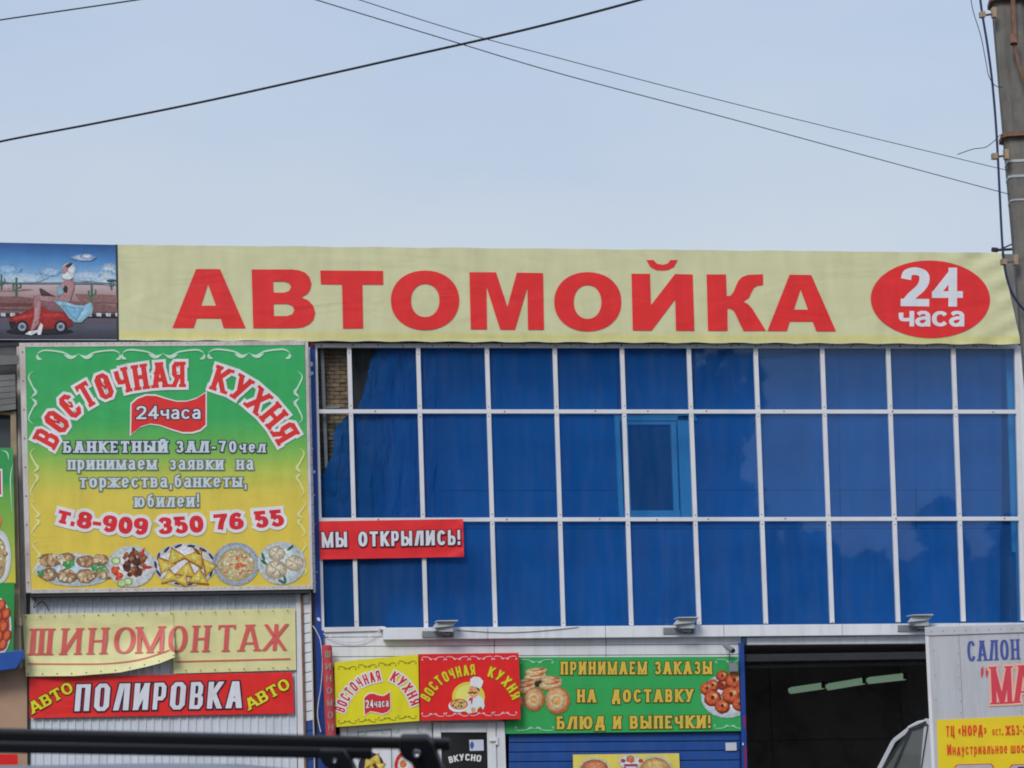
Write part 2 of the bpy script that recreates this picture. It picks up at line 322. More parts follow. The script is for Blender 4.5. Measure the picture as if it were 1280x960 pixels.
G = {
 'А': (.95, [L(0, 0, .42, 1), L(1, 0, .58, 1), L(.2, .28, .8, .28)]), 'Б': (.75, [V0, L(0, 1, .9, 1), bowl(0, 0, .56, 1)]),
 'В': (.78, [V0, bowl(0, .5, 1, .92), bowl(0, 0, .5, 1)]), 'Д': (.9, [L(.12, .17, .42, 1), L(.42, 1, .82, 1), L(.82, 1, .82, .17), L(0, .15, 1, .15), L(0, .17, 0, -.14), L(1, .17, 1, -.14)]),
 'Е': (.68, [V0, L(0, 1, 1, 1), L(0, .5, .85, .5), L(0, 0, 1, 0)]), 'Ж': (1.2, [L(.5, 0, .5, 1), L(0, 1, .46, .5), L(0, 0, .46, .5), L(1, 1, .54, .5), L(1, 0, .54, .5)]),
 'З': (.72, [C(0, .82, .2, .96, .5, 1, .85, .92, .92, .75, .8, .57, .4, .52), C(.4, .52, .85, .45, 1, .27, .88, .07, .5, 0, .15, .05, 0, .2)]),
 'И': (.88, [V0, V1, L(0, 0, 1, 1)]), 'Й': (.88, [V0, V1, L(0, 0, 1, 1), C(.22, 1.3, .32, 1.17, .5, 1.13, .68, 1.17, .78, 1.3)]),
 'К': (.85, [V0, L(.08, .42, 1, 1), L(.35, .55, 1, 0)]), 'Л': (.9, [L(0, 0, .42, 1), L(.42, 1, 1, 1), V1]), 'М': (1.1, [V0, V1, L(0, 1, .5, 0), L(1, 1, .5, 0)]),
 'Н': (.86, [V0, V1, L(.05, .5, .95, .5)]), 'О': (.9, [ring(0, 0, 1, 1)]), 'П': (.86, [V0, V1, L(0, 1, 1, 1)]), 'Р': (.74, [V0, bowl(0, .4, 1, 1)]),
 'С': (.84, [lambda a: ('c', [Vector(p) for p in [(1, .78), (1, .86), (.76, 1), (.24, 1), (0, .86), (0, .14), (.24, 0), (.76, 0), (1, .14), (1, .24)]], False) if a else ('c', ell(0, 0, 1.05, 1, 34, 326, 24, 2.15), False)]),
 'Т': (.82, [L(.5, 0, .5, 1), L(0, 1, 1, 1)]), 'У': (.84, [L(0, 1, .52, .32), L(1, 1, .3, 0)]), 'Х': (.86, [L(0, 0, 1, 1), L(1, 0, 0, 1)]),
 'Ц': (.95, [L(0, 0, 0, 1), L(.9, 0, .9, 1), L(0, 0, 1.0, 0), L(1, .05, 1, -.2)]), 'Ч': (.8, [V1, C(0, 1, .0, .65, .12, .45, .5, .42, 1, .48)]), 'Ш': (1.2, [V0, V1, L(.5, 0, .5, 1), L(0, 0, 1, 0)]),
 'Ы': (1.08, [V0, bowl(0, 0, .55, .66), V1]), 'Ь': (.74, [V0, bowl(0, 0, .55, 1)]), 'Ю': (1.2, [V0, L(0, .5, .4, .5), ring(.36, 0, 1, 1)]), 'Я': (.78, [V1, bowl(0, .4, 1, 1, True), L(.5, .42, 0, 0)]),
 '0': (.72, [ring(0, 0, 1, 1)]), '2': (.72, [C(0, .74, .1, .93, .5, 1, .9, .92, 1, .72, .82, .48, .35, .22, .08, .02), L(0, 0, 1, 0)]), '3': (.72, [C(0, .82, .2, .96, .5, 1, .85, .92, .92, .75, .8, .57, .4, .52), C(.4, .52, .85, .45, 1, .27, .88, .07, .5, 0, .15, .05, 0, .2)]),
 '4': (.76, [L(.74, 0, .74, 1), L(.74, .95, 0, .3), L(0, .27, 1.0, .27)]), '5': (.72, [L(.12, 1, .95, 1), L(.15, 1, .12, .5), C(.12, .5, .4, .6, .8, .56, 1, .3, .85, .07, .45, 0, 0, .14)]),
 '6': (.74, [C(.95, .88, .55, 1, .15, .85, 0, .42), ring(0, 0, 1, .58)]), '7': (.7, [L(0, 1, 1, 1), C(1, .97, .6, .5, .4, 0)]), '8': (.76, [ring(.06, .5, .94, 1), ring(0, 0, 1, .54)]), '9': (.74, [C(.05, .12, .45, 0, .85, .15, 1, .58), ring(0, .42, 1, 1)]),
 '!': (.2, [L(.5, .32, .5, 1), L(.5, 0, .5, .18)]), '.': (.2, [L(.5, 0, .5, .18)]), ',': (.2, [L(.5, .16, .4, -.18)]), '-': (.4, [L(0, .4, 1, .4)]), '·': (.3, [L(0, .45, 1, .45)]),
 '«': (.5, [C(.5, .75, .0, .45, .5, .15), C(1, .75, .5, .45, 1, .15)]), '»': (.5, [C(0, .75, .5, .45, 0, .15), C(.5, .75, 1, .45, .5, .15)]), '“': (.45, [C(.3, 1, .1, .85, .15, .72), C(.95, 1, .75, .85, .8, .72)]),
}
XH = .74
LOWER = {'а': (.84, [C(.06, .84, .3, 1, .7, 1, .92, .84, .95, .6), L(.95, 0, .95, .7), C(.95, .56, .5, .56, .1, .44, .0, .24, .2, .02, .6, .0, .95, .26)]), 'е': (.84, [C(.0, .5, .95, .52, 1.0, .6, .85, .92, .5, 1, .1, .86, 0, .5, .12, .12, .5, 0, .95, .18)]),
 'р': (.8, [L(0, -.35, 0, 1), ring(.02, 0, 1, 1)]), 'у': (.84, [L(0, 1, .5, .1), L(1, 1, .32, -.36)]), 'б': (.8, [C(.95, 1.42, .4, 1.3, .05, 1.1, .0, .5), ring(0, 0, 1, .95)])}
def glyph(ch):
    """-> advance width, strokes, height factor"""
    if ch in G: return G[ch][0], G[ch][1], 1.0
    if ch in LOWER: return LOWER[ch][0] * XH, LOWER[ch][1], XH
    u = ch.upper(); return G[u][0] * XH * 1.03, G[u][1], XH
def ribbon(pts, wf, closed, c0, c1):
    """left/right outlines of a stroke; c0/c1 cap kinds: ('snap', y), ('ext', e)"""
    P = [p for i, p in enumerate(pts) if i == 0 or (p - pts[i - 1]).length > 1e-5]; n = len(P)
    if n < 2: return []
    Ls, Rs = [], []
    for i in range(n):
        if closed: a, b = P[i - 1], P[(i + 1) % n]
        else: a, b = P[max(i - 1, 0)], P[min(i + 1, n - 1)]
        d1 = (P[i] - a); d2 = (b - P[i]); d1 = d1.normalized() if d1.length > 1e-6 else d2.normalized(); d2 = d2.normalized() if d2.length > 1e-6 else d1
        t = (d1 + d2); t = t.normalized() if t.length > 1e-3 else d1
        nn = Vector((-t.y, t.x)); c = max(.55, nn.dot(Vector((-d1.y, d1.x)))); w = wf(t) / 2 / c
        Ls.append(P[i] + nn * w); Rs.append(P[i] - nn * w)
    if not closed:
        for k, cap in ((0, c0), (n - 1, c1)):
            t = (P[0] - P[1] if k == 0 else P[-1] - P[-2]).normalized()
            if cap[0] == 'snap':
                for A in (Ls, Rs):
                    q = A[k]; A[k] = q + t * ((cap[1] - q.y) / t.y)
            else: Ls[k] = Ls[k] + t * cap[1]; Rs[k] = Rs[k] + t * cap[1]
    quads = []
    for i in range(n if closed else n - 1):
        j = (i + 1) % n; quads.append([Ls[i], Ls[j], Rs[j], Rs[i]])
    return quads
def glyph_polys(ch, sx, wV, wH, e=0.0, serif=0, ang=False, curl=False):
    """polygons of one letter in units of cap height, with the ink grown by e"""
    gw, strokes, hf = glyph(ch); Wd = gw * sx; H = hf; polys = []
    wV = min(wV, Wd * (.24 if ch.upper() in 'МШЖ' else .27 if ch.upper() in 'ЫЮ' else .8 if ch in '.,!-·' else .37)); serif = min(serif, Wd * .12); k = .93 if hf < 1 else 1; wV *= k; wH_ = wH * k
    def mp(p): return Vector((wV / 2 + p.x * (Wd - wV), wH_ / 2 + p.y * (H - wH_)))
    def wf(t): return math.sqrt((wV * t.y) ** 2 + (wH_ * t.x) ** 2) + 2 * e
    if ch in '.!·': wf = lambda t: max(wV, wH_) + 2 * e
    extra = []
    if curl and ch in 'ОС': extra = [('c', dense([Vector((.3, 1.0)), Vector((.36, .62)), Vector((.62, .42)), Vector((.78, .6)), Vector((.6, .7))]), False)]
    if curl and ch in 'АНЧ': extra = [('c', dense([Vector((-.05, .55)), Vector((.08, .62)), Vector((.22, .5)), Vector((.1, .4))]), False)]
    for st in [s(ang) for s in strokes] + extra:
        kind, pts, closed = st; q = [mp(p) for p in pts]; caps = []
        thin = st in extra
        ww = (lambda t: wV * .45 + 2 * e) if thin else wf
        for end in (0, -1):
            g = pts[end]; a = q[0] - q[1] if end == 0 else q[-1] - q[-2]; t = a.normalized() if a.length > 1e-6 else Vector((1, 0))
            if kind == 's' and abs(t.y) > .3 and (g.y in (0, 1) or g.y < 0):
                caps.append(('snap', (H if g.y == 1 else g.y * H) + (e if t.y > 0 else -e)))
                if serif and g.y in (0, 1) and ch not in 'Ж!.,' :
                    y = H if g.y == 1 else 0; sg = -1 if g.y == 1 else 1; hw = wV / 2 + serif * (1 if abs(t.x) < .3 else .7); th = max(wH_ * .75, .05)
                    cx = q[end].x + t.x / max(abs(t.y), .2) * abs(y - q[end].y)
                    y0, y1 = sorted((y - sg * e, y + sg * (th + e))); polys.append([Vector((cx - hw - e, y0)), Vector((cx + hw + e, y0)), Vector((cx + hw + e, y1)), Vector((cx - hw - e, y1))])
            elif kind == 's' and abs(t.y) <= .3:
                flush = g.x in (0, 1); caps.append(('ext', (wV / 2 if flush else 0) + e))
                if serif and flush and g.y in (0, 1) and ch in 'ТЕБ5' and ((t.x > 0) or ch == 'Т'):
                    X = q[end].x + (wV / 2 if t.x > 0 else -wV / 2); sg = -1 if g.y == 1 else 1; y = H if g.y == 1 else 0; tw = max(.08, wV * .45) * (-1 if t.x > 0 else 1)
                    x0, x1 = sorted((X, X + tw)); y0, y1 = sorted((y, y + sg * (wH_ + serif * 1.3))); polys.append([Vector((x0 - e, y0 - e)), Vector((x1 + e, y0 - e)), Vector((x1 + e, y1 + e)), Vector((x0 - e, y1 + e))])
            else: caps.append(('ext', e))
        polys += ribbon(q, ww, closed, caps[0], caps[1])
    return polys, Wd
class Print:
    """flat print lying on a sign: polygons measured on the photo, laid on the sign's own plane, each ink layer 1.2 mm proud of the last"""
    def __init__(s, plane, clip=None): s.pl = plane; s.clip = clip; s.new()
    def new(s): s.mb = MB(); s.k = 0
    grad = None; base = 0
    def shade(s, pts, col, off):                      # printed photo: a lighter middle and a darker rim
        c = sum(pts, Vector((0, 0))) / len(pts); n = len(pts)
        for i in range(n):
            a, b = pts[i] - c, pts[(i + 1) % n] - c
            if a.x * b.y - a.y * b.x > 0 if n > 0 and s.sg_ > 0 else a.x * b.y - a.y * b.x < 0: pass
            else: return False
        c2 = c + (pts[0] - c) * .0 + Vector((-.12, -.16)) * min((p - c).length for p in pts)
        hi = tuple(min(.9, k * s.grad[0]) for k in col); md = tuple(min(.9, k * (s.grad[0] * .45 + .55)) for k in col); lo = tuple(k * s.grad[1] for k in col)
        vs = [c2] + [c2.lerp(p, .62) for p in pts] + list(pts)
        b = len(s.mb.v); s.mb.v += [s.pl(p.x, p.y, off) for p in vs]; s.mb.c += [hi] + [md] * n + [lo] * n
        for i in range(n): j = (i + 1) % n; s.mb.f += [(b, b + 1 + i, b + 1 + j), (b + 1 + i, b + 1 + n + i, b + 1 + n + j, b + 1 + j)]
        return True
    def poly(s, pts, col, layer=1, holes=None):
        pts = [Vector((p[0], p[1])) for p in pts]
        if s.clip and not holes: pts = clip(pts, s.clip)
        if len(pts) < 3: return
        s.k += 1; layer = layer + s.base; s.sg_ = sum(pts[i].x * pts[(i + 1) % len(pts)].y - pts[(i + 1) % len(pts)].x * pts[i].y for i in range(len(pts)))
        if s.grad and not holes and s.shade(pts, col, .0005 * layer + .000005 * (s.k % 60)): return
        off = .0005 * layer + .000005 * (s.k % 60)
        if holes or len(pts) > 4:
            loops = [[Vector((p[0], p[1], 0)) for p in pts]] + [[Vector((p[0], p[1], 0)) for p in h] for h in (holes or [])]
            flat = [p for l in loops for p in l]; tri = geometry.tessellate_polygon(loops)
            s.mb.add([s.pl(p.x, p.y, off) for p in flat], [tuple(t) for t in tri], col)
        else: s.mb.add([s.pl(p.x, p.y, off) for p in pts], [tuple(range(len(pts)))], col)
    def ellipse(s, cx, cy, rx, ry, col, layer=1, rot=0, n=24, p=2.0, jit=0):
        c, q = math.cos(R_(rot)), math.sin(R_(rot)); o = []
        for v in ell(-rx, -ry, rx, ry, n=n, p=p):
            v = v * (1 + random.uniform(-jit, jit)); o.append((cx + v.x * c - v.y * q, cy + v.x * q + v.y * c))
        s.poly(o, col, layer)
    def line(s, pts, w, col, layer=1, smooth=True, taper=False):
        q = dense(pts) if smooth else [Vector(p) for p in pts]; n = len(q)
        for i in range(n - 1):
            t = (q[i + 1] - q[i]).normalized(); nn = Vector((-t.y, t.x))
            f = lambda j: w / 2 * (math.sin(math.pi * min(max(j / (n - 1), .08), .92)) if taper else 1)
            s.poly([q[i] + nn * f(i), q[i + 1] + nn * f(i + 1), q[i + 1] - nn * f(i + 1), q[i] - nn * f(i)], col, layer)
    def text(s, txt, path, ht, inks, wV=.2, wH=.16, serif=0, ang=False, curl=False, shear=0, gap=.12, space=.45, fit=True, sx=1.0):
        """path: baseline points in the photo; ht in pixels; inks: (colour, grow) from the back to the front"""
        P = [Vector(p) for p in path]; P = dense(P, n=8) if len(P) > 2 else P
        cum = [0]
        for i in range(len(P) - 1): cum.append(cum[-1] + (P[i + 1] - P[i]).length)
        tot = cum[-1]
        g = sum((space if c == ' ' else glyph(c)[0]) for c in txt); gaps = gap * (len(txt) - 1)
        if fit: sx = (tot / ht - gaps) / g
        def pos(d):
            d = min(max(d, 0), tot); i = 0
            while i < len(P) - 2 and cum[i + 1] < d: i += 1
            f = (d - cum[i]) / max(cum[i + 1] - cum[i], 1e-6); return P[i].lerp(P[i + 1], f), (P[i + 1] - P[i]).normalized()
        for li, (col, grow) in enumerate(inks):
            x = 0
            for c in txt:
                if c == ' ': x += space * sx + gap; continue
                polys, Wd = glyph_polys(c, sx, wV, wH, grow, serif, ang, curl)
                m, t = pos((x + Wd / 2) * ht)
                if len(path) > 2: _, t0 = pos((x) * ht); _, t1 = pos((x + Wd) * ht); t = (t0 + t1).normalized()
                up = Vector((t.y, -t.x))
                for pl in polys: s.poly([m + t * ((v.x - Wd / 2 + shear * v.y) * ht) + up * (v.y * ht) for v in pl], col, 3 + li)
                x += Wd + gap
    def done(s, name, parent, mat=None, label=None, kind=None):
        if not s.mb.v: return None
        o = s.mb.build(name, mat or VINYL, parent, label=label, kind=kind); s.new(); return o
def clip(poly, win):
    out_ = poly; n = len(win); area = sum(win[i][0] * win[(i + 1) % n][1] - win[(i + 1) % n][0] * win[i][1] for i in range(n)); sg = 1 if area > 0 else -1
    for i in range(n):
        a = Vector(win[i]); b = Vector(win[(i + 1) % n]); inp = out_; out_ = []
        f = lambda p: sg * ((b.x - a.x) * (p.y - a.y) - (b.y - a.y) * (p.x - a.x))
        for j in range(len(inp)):
            p, q = inp[j - 1], inp[j]; fp, fq = f(p), f(q)
            if fp >= 0:
                if fq < 0: out_.append(p.lerp(q, fp / (fp - fq)))
                else: out_.append(q)
            elif fq >= 0: out_.append(p.lerp(q, fp / (fp - fq))); out_.append(q)
        if len(out_) < 3: return []
    return out_
def sheet(plane, corners, rows=1, cols=1, color=None, off=0, wav=None):
    """a subdivided cloth between four photo corners TL TR BR BL; wav(u, v) -> metres towards the viewer"""
    mb = MB(); tl, tr, br, bl = [Vector(c) for c in corners]
    for j in range(rows + 1):
        for i in range(cols + 1):
            u, v = i / cols, j / rows; p = tl.lerp(tr, u).lerp(bl.lerp(br, u), v)
            mb.v.append(plane(p.x, p.y, off + (wav(u, v) if wav else 0))); mb.c.append(color(u, v) if callable(color) else color)
    for j in range(rows):
        for i in range(cols): a = j * (cols + 1) + i; mb.f.append((a, a + cols + 1, a + cols + 2, a + 1))
    return mb
def slab(plane, corners, depth, off=0, col=None):
    """a solid board: front face through the corners, thickness away from the viewer"""
    f = [plane(p[0], p[1], off) for p in corners]; mb = MB(); mb.prism(f[::-1], -plane.n * depth, col); return mb
def jump(a, b, t): return (a[0] + (b[0] - a[0]) * t, a[1] + (b[1] - a[1]) * t)
def bilin(c, u, v): tl, tr, br, bl = [Vector(x) for x in c]; return tl.lerp(tr, u).lerp(bl.lerp(br, u), v)

#@@PART2
# ------------------------------------------------------------------ ground
mb = MB()
nx = 40
def gz(x, y): return GZ
mb.add([(-400, -400, GZ), (400, -400, GZ), (400, 500, GZ), (-400, 500, GZ)], [(0, 1, 2, 3)])
g = mb.build('ground', M['dirtground']); tag(g, kind='structure')
mb = MB(); mb.add([(-60, -24, GZ + .004), (60, -24, GZ + .004), (60, -.2, GZ + .004), (-60, -.2, GZ + .004)], [(0, 1, 2, 3)]); tag(mb.build('forecourt', M['asphalt']), kind='structure')
mb = MB(); mb.add([(-80, -38, GZ + .004), (80, -38, GZ + .004), (80, -24.2, GZ + .004), (-80, -24.2, GZ + .004)], [(0, 1, 2, 3)]); tag(mb.build('road', M['asphalt']), kind='structure')

# ------------------------------------------------------------------ the car wash building
FY = -.03                                             # front of the white glazing bars
base = at(830, 950, 0)
B = thing('car_wash_building', (base.x, 0, GZ), 'two storey building with blue tinted glazing in a white grid above an open wash bay', 'building')
FP = YP(FY)
topx = [436.5, 522.7, 608.7, 693.5, 777.6, 861.1, 944.7, 1027.9, 1110.3, 1191.8]
botx = [446.1, 532.8, 619.5, 704.5, 789.6, 874.4, 957.8, 1040.7, 1123.3, 1204.8]
TY, T1, T2 = (434.0, 434.9), (514.2, 514.6), (649.8, 648.3)
def ymid(t, x): return t[0] + (t[1] - t[0]) * (x - 395) / 877
def ybot(x): return 786.2 + (776 - 786.2) * (x - 403) / 867
XL, XR = (394.3, 403.3), (1271.0, 1279.5)
def xat(i, y):                                        # pixel x of upright i at row y; -1 is the left frame, 10 the right one
    a, b = (XL if i == -1 else XR if i == 10 else (topx[i], botx[i])); return a + (b - a) * (y - 434.5) / (ybot(a) - 434.5)
hw = 2.65
for i in range(-1, 11):
    w = hw if i > -1 else 2.3
    yb = ybot(xat(i, 780))
    q = [(xat(i, 431) - w, 431), (xat(i, 431) + w, 431), (xat(i, yb) + w, yb), (xat(i, yb) - w, yb)]
    o = slab(FP, q, .055).build('mullion' if 0 <= i < 10 else 'frame_post', M['frame'], B, bevel=.004)
    sc = MB()
    for yy in (442, 508, 520, 643, 656, 778):
        if i in (-1, 10) : continue
        p = FP(xat(i, yy) + random.uniform(-.5, .5), yy + random.uniform(-1, 1), .003); sc.tube([p + Vector((0, .004, 0)), p], .009, 6)
    if sc.v: sc.build('screw', M['rust'], o, kind='stuff')
for nm, T, hh, off in (('transom', T1, 2.55, .003), ('transom', T2, 2.55, .003), ('head_rail', (431.6, 433.0), 2.6, .004)):
    x0, x1 = (XL[0] - 2, 1272) if T is not T2 else (397, 1276)
    q = [(x0, ymid(T, x0) - hh), (x1, ymid(T, x1) - hh), (x1, ymid(T, x1) + hh), (x0, ymid(T, x0) + hh)]
    o = slab(FP, q, .052, off).build(nm, M['frame'], B, bevel=.004)
    sc = MB()
    for xx in (471, 638, 752, 815, 886, 989, 1123, 1250) if nm == 'transom' else range(410, 1270, 31):
        p = FP(xx + random.uniform(-9, 9), ymid(T, xx) + random.uniform(-.6, .6), off + .003); sc.tube([p + Vector((0, .004, 0)), p], .012, 6)
    sc.build('screw', M['rust'], o, kind='stuff')
q = [(401, ybot(401) - 2), (479, ybot(479) - 2.4), (479, ybot(479) + 3), (401, ybot(401) + 4)]
slab(FP, q, .05, .002).build('sill_rail', M['frame'], B)
# panes
GP = YP(.01)
pane_mat = M['glass']
for i in range(-1, 10):
    for r in range(3):
        ys = [(433, 514.4), (514.4, 649), (649, None)][r]
        def y_(x, k):
            if r == 0: return (434, ymid(T1, x))[k]
            if r == 1: return (ymid(T1, x), ymid(T2, x))[k]
            return (ymid(T2, x), ybot(x))[k]
        xa = xat(i, 500); xb = xat(i + 1, 500)
        q = [(xat(i, y_(xa, 0)), y_(xa, 0)), (xat(i + 1, y_(xb, 0)), y_(xb, 0)), (xat(i + 1, y_(xb, 1)), y_(xb, 1)), (xat(i, y_(xa, 1)), y_(xa, 1))]
        pts = [GP(p[0], p[1]) for p in q]; tw = random.uniform(-.0012, .0012); th = random.uniform(-.0012, .0012)
        pts[0].y += tw; pts[1].y += th; pts[2].y -= tw; pts[3].y -= th
        m = MB(); m.add(pts, [(0, 3, 2, 1)]); m.build('pane', pane_mat, B)
# blue film stuck behind the glass, torn loose at the left
FLP = YP(.03)
m = MB()
def torn(y):
    K = [(433, 470), (455, 462), (478, 458), (500, 452), (512, 444), (524, 430), (532, 421), (545, 416), (560, 417), (572, 414), (584, 407), (600, 402), (640, 400), (800, 400)]
    for a, b in zip(K, K[1:]):
        if a[0] <= y <= b[0]: return a[1] + (b[1] - a[1]) * (y - a[0]) / (b[0] - a[0])
    return 400
rows_, cols_ = 46, 16
for j in range(rows_ + 1):
    y = 431 + (652 - 431) * j / rows_; xl = torn(y) + 3.2 * noise.noise(Vector((y * .16, 0, 0))) + 1.5 * noise.noise(Vector((y * .6, 4, 0)))
    for i in range(cols_ + 1):
        u = i / cols_; x = xl + (546 - xl) * u; k = (1 - u) ** 1.1
        fold = noise.noise(Vector(((x - .42 * (y - 433)) * .0 + (x + .42 * (y - 520)) * .11, y * .006, 2))) + .6 * noise.noise(Vector(((x + .55 * (y - 520)) * .26, y * .01, 9)))
        p = YP(.035 + k * (.045 + .06 * fold))(x, y); m.v.append(p); m.c.append((1, 1, 1))
for j in range(rows_):
    for i in range(cols_): a = j * (cols_ + 1) + i; m.f.append((a, a + cols_ + 1, a + cols_ + 2, a + 1))
m.build('torn_tint_film', M['film_loose'], B, smooth=True, label='blue film hanging loose and creased behind the left panes')
m = MB(); b_ = [FLP(x, y) for x, y in ((546, 428), (1270, 428), (1281, 790), (546, 790))]; m.add(b_, [(0, 3, 2, 1)])
m.add([FLP(x, y) for x, y in ((402, 651.5), (545.8, 651.5), (545.8, 795), (405, 795))], [(0, 3, 2, 1)])
m.build('tint_film', M['film'], B)
# wall of big panels behind the film, with the recessed window in it
WY = .55
WP = YP(WY)
def wpanel(x0, y0, x1, y1, mat=None, nm='wall_panel', off=0, dep=.05):
    return slab(WP, [(x0, y0), (x1, y0), (x1, y1), (x0, y1)], dep, off).build(nm, mat or M['wallp'], B)
M['wallp'] = surf('blue_wall_panel', (.12, .22, .42), .85, .15, .9, (.03, .05, .09), .6, .1)
M['wallp2'] = M['soot']
cuts = [470, 560, 640, 706, 770]
for a, b in zip([455, 520, 610, 700], [519.3, 609.3, 699.3, 775]): wpanel(a, 425, b, 612.6)
for a, b in zip([410, 560, 700], [559, 699, 779]): wpanel(a, 613.6, b, 660)
wpanel(771, 425, 866, 518, dep=.04)
for a, b in zip([868.5, 955, 1050, 1145], [954.2, 1049.2, 1144.2, 1252]): wpanel(a, 425, b, 612.2); wpanel(a + 1, 613.2, b, 660)
wpanel(406, 661, 620, 800); wpanel(620.6, 661, 830, 800); wpanel(830.6, 661, 1050, 800); wpanel(1050.6, 661, 1250, 800)
M['plywood'] = surf('stained_brick_wall', (.27, .19, .12), .9, .5, 5, (.04, .035, .03), .95, .8, 22, stretch=(1, 1, 2.2))
# brick patch at the torn corner: courses of bricks
bw = MB(); WB = YP(.22)
r = random.Random(3); yy = 428.0; row = 0
brick_me = None
while yy < 592:
    xx = 398 - (7 if row % 2 else 0)
    while xx < 438:
        x0, x1 = max(xx, 397), min(xx + 13, 439)
        if x1 - x0 > 2:
            o = slab(WB, [(x0, yy), (x1, yy), (x1, yy + 4.4), (x0, yy + 4.4)], .06, r.uniform(-.014, .014)); o.build('brick', M['plywood'], B)
        xx += 13.8
    yy += 5.1; row += 1
slab(YP(.30), [(394, 425), (474, 425), (474, 790), (394, 790)], .04).build('mortar_wall', M['rearwall'], B)
slab(YP(.12), [(400.5, 433), (404.5, 433), (410, 585), (406, 585)], .03).build('metal_stud', M['grey'], B)
slab(YP(.13), [(404, 508), (425, 507), (425, 510), (404, 511)], .03).build('metal_rail', M['grey'], B)
# recessed window in the wall behind the film
IW = thing('x', (0, 0, 0), None, None); bpy.data.objects.remove(IW)
M['revealw'] = surf('white_window_plastic', (.78, .78, .78), .5, .04)
wf = slab(YP(.50), [(768, 519), (868, 518), (872, 525.5), (768, 525.5)], .02).build('inner_window', M['revealw'], B)
P5 = YP(.52)
slab(P5, [(768.3, 519), (774, 519), (780, 646), (774.3, 646)], .3, .04).build('window_jamb', M['revealw'], wf)
slab(P5, [(847, 520), (864, 519), (869, 648), (852, 648)], .06, .02).build('window_jamb', M['revealw'], wf)
slab(P5, [(779, 526.5), (846, 526.5), (846.5, 530.5), (779.5, 530.5)], .05).build('sash_rail', M['revealw'], wf)
slab(P5, [(779, 638), (850, 638), (850, 647), (779, 647)], .05).build('sash_rail', M['revealw'], wf)
slab(P5, [(838.5, 530.5), (845, 530.5), (849, 638), (842.5, 638)], .05).build('sash_stile', M['revealw'], wf)
slab(P5, [(779, 530.5), (785, 530.5), (789, 638), (783, 638)], .05, -.01).build('sash_stile', M['revealw'], wf)
slab(YP(.6), [(778, 528), (842, 528), (846, 640), (782, 640)], .02).build('window_glass', surf('dark_pane', (.05, .055, .06), .15, .1, 1, bump=0), wf)
wpanel(770, 640, 872, 660, off=-.06, dep=.03)
# right end: added white slab standing in for daylight through a side window
slab(YP(.3), [(1257.5, 428), (1269, 428), (1279, 690), (1266, 690)], .05).build('daylight_strip', M['revealw'], B)
slab(YP(.34), [(1262, 694), (1280, 694), (1282, 790), (1262, 790)], .05).build('end_wall', M['soot'], B)
slab(YP(-.02), [(1273.2, 432), (1330, 432), (1330, 800), (1281.8, 800)], .3).build('corner_wall', M['white'], B)
# left blue corner post
CPst = slab(YP(-.05), [(387.3, 431), (393.6, 431), (405.6, 960), (396, 960)], .2).build('corner_post', M['blue'], B)
slab(YP(-.045), [(396.6, 788), (404.5, 788), (416, 1100), (402, 1100)], .18).build('corner_post', M['blue'], B)
m = MB(); PP = Print(YP(-.052)); rr = random.Random(5)
for (x, y, w) in ((389, 430.5, 3.2), (388.5, 455, 2.6), (388, 467, 3.4), (388.5, 506, .9), (389, 532, .8), (390.5, 561, 1.1), (393, 590, 1.6), (392.5, 619, 1.2), (393.4, 655, .8), (396, 715, .9), (398.5, 774, 2.3), (394, 728, 1.5)):
    PP.ellipse(x, y, w, w * 1.05, pc(205, 205, 215) if y != 430.5 else pc(190, 90, 100), 1, jit=.35, n=8)
PP.done('flaked_paint', CPst, VINYL_TAUT, kind='stuff')
# parapet, roof, side and back walls so that the block stands as a volume
a = at(150, 306, 0); b = at(1300, 430, 0); tz = at(640, 312, 0).z
xL, xR = at(392, 600, 0).x, at(1330, 600, 0).x
zbot = at(640, 790, 0).z
m = MB(); m.box((xL, .0, at(640, 428, 0).z), (xR, .25, tz)); m.build('parapet', M['slate'], B)
m = MB(); m.box((xL - 1.9, .26, tz - .05), (xR, 9, tz + .02)); m.build('roof', M['slate'], B)
m = MB(); m.box((xL - .02, .62, GZ), (xL + .1, 9, tz - .06)); m.build('side_wall', M['siding'], B)
m = MB(); m.box((xR - .1, .62, GZ), (xR, 9, tz - .06)); m.build('side_wall', M['siding'], B)
m = MB(); m.box((xL + .11, 8.9, GZ), (xR - .11, 9, tz - .06)); m.build('back_wall', M['siding'], B)
zfloor = at(640, 797, 0).z
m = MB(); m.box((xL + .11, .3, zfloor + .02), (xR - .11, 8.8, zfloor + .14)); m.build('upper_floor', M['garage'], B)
# fascia and siding boards under the glazing
FA = YP(-.13)
bounds = [479, 610, 757, 905, 1053, 1200, 1345]
def fy0(x): return ybot(x) - .6 if x > 470 else 786
for a_, b_ in zip(bounds, bounds[1:]):
    slab(FA, [(a_ + .3, 784.6 - (a_ - 479) * .0078), (b_ - .3, 784.6 - (b_ - 479) * .0078), (b_ - .3, 799.6 - (b_ - 479) * .0092), (a_ + .3, 799.6 - (a_ - 479) * .0092)], .12).build('fascia_board', M['white'], B, bevel=.006)
SP = YP(.0)
def sid(x0, x1, ya, yb, sl, nm='siding_board'):
    slab(SP, [(x0, ya - (x0 - 400) * sl), (x1, ya - (x1 - 400) * sl), (x1, yb - (x1 - 400) * sl), (x0, yb - (x0 - 400) * sl)], .05, 0).build(nm, M['siding'], B, bevel=.006)
for (ya, yb) in ((789.5, 796.4), (797.1, 808.1), (808.8, 820.9), (821.6, 834)):
    sid(402, 617.6, ya, yb, .006); sid(618.4, 757.4, ya, yb, .006); sid(758, 926.5, ya, yb, .006)
slab(SP, [(934, 797), (1345, 792), (1345, 803), (934, 806.2)], .3, .01).build('lintel', M['white'], B, bevel=.01)
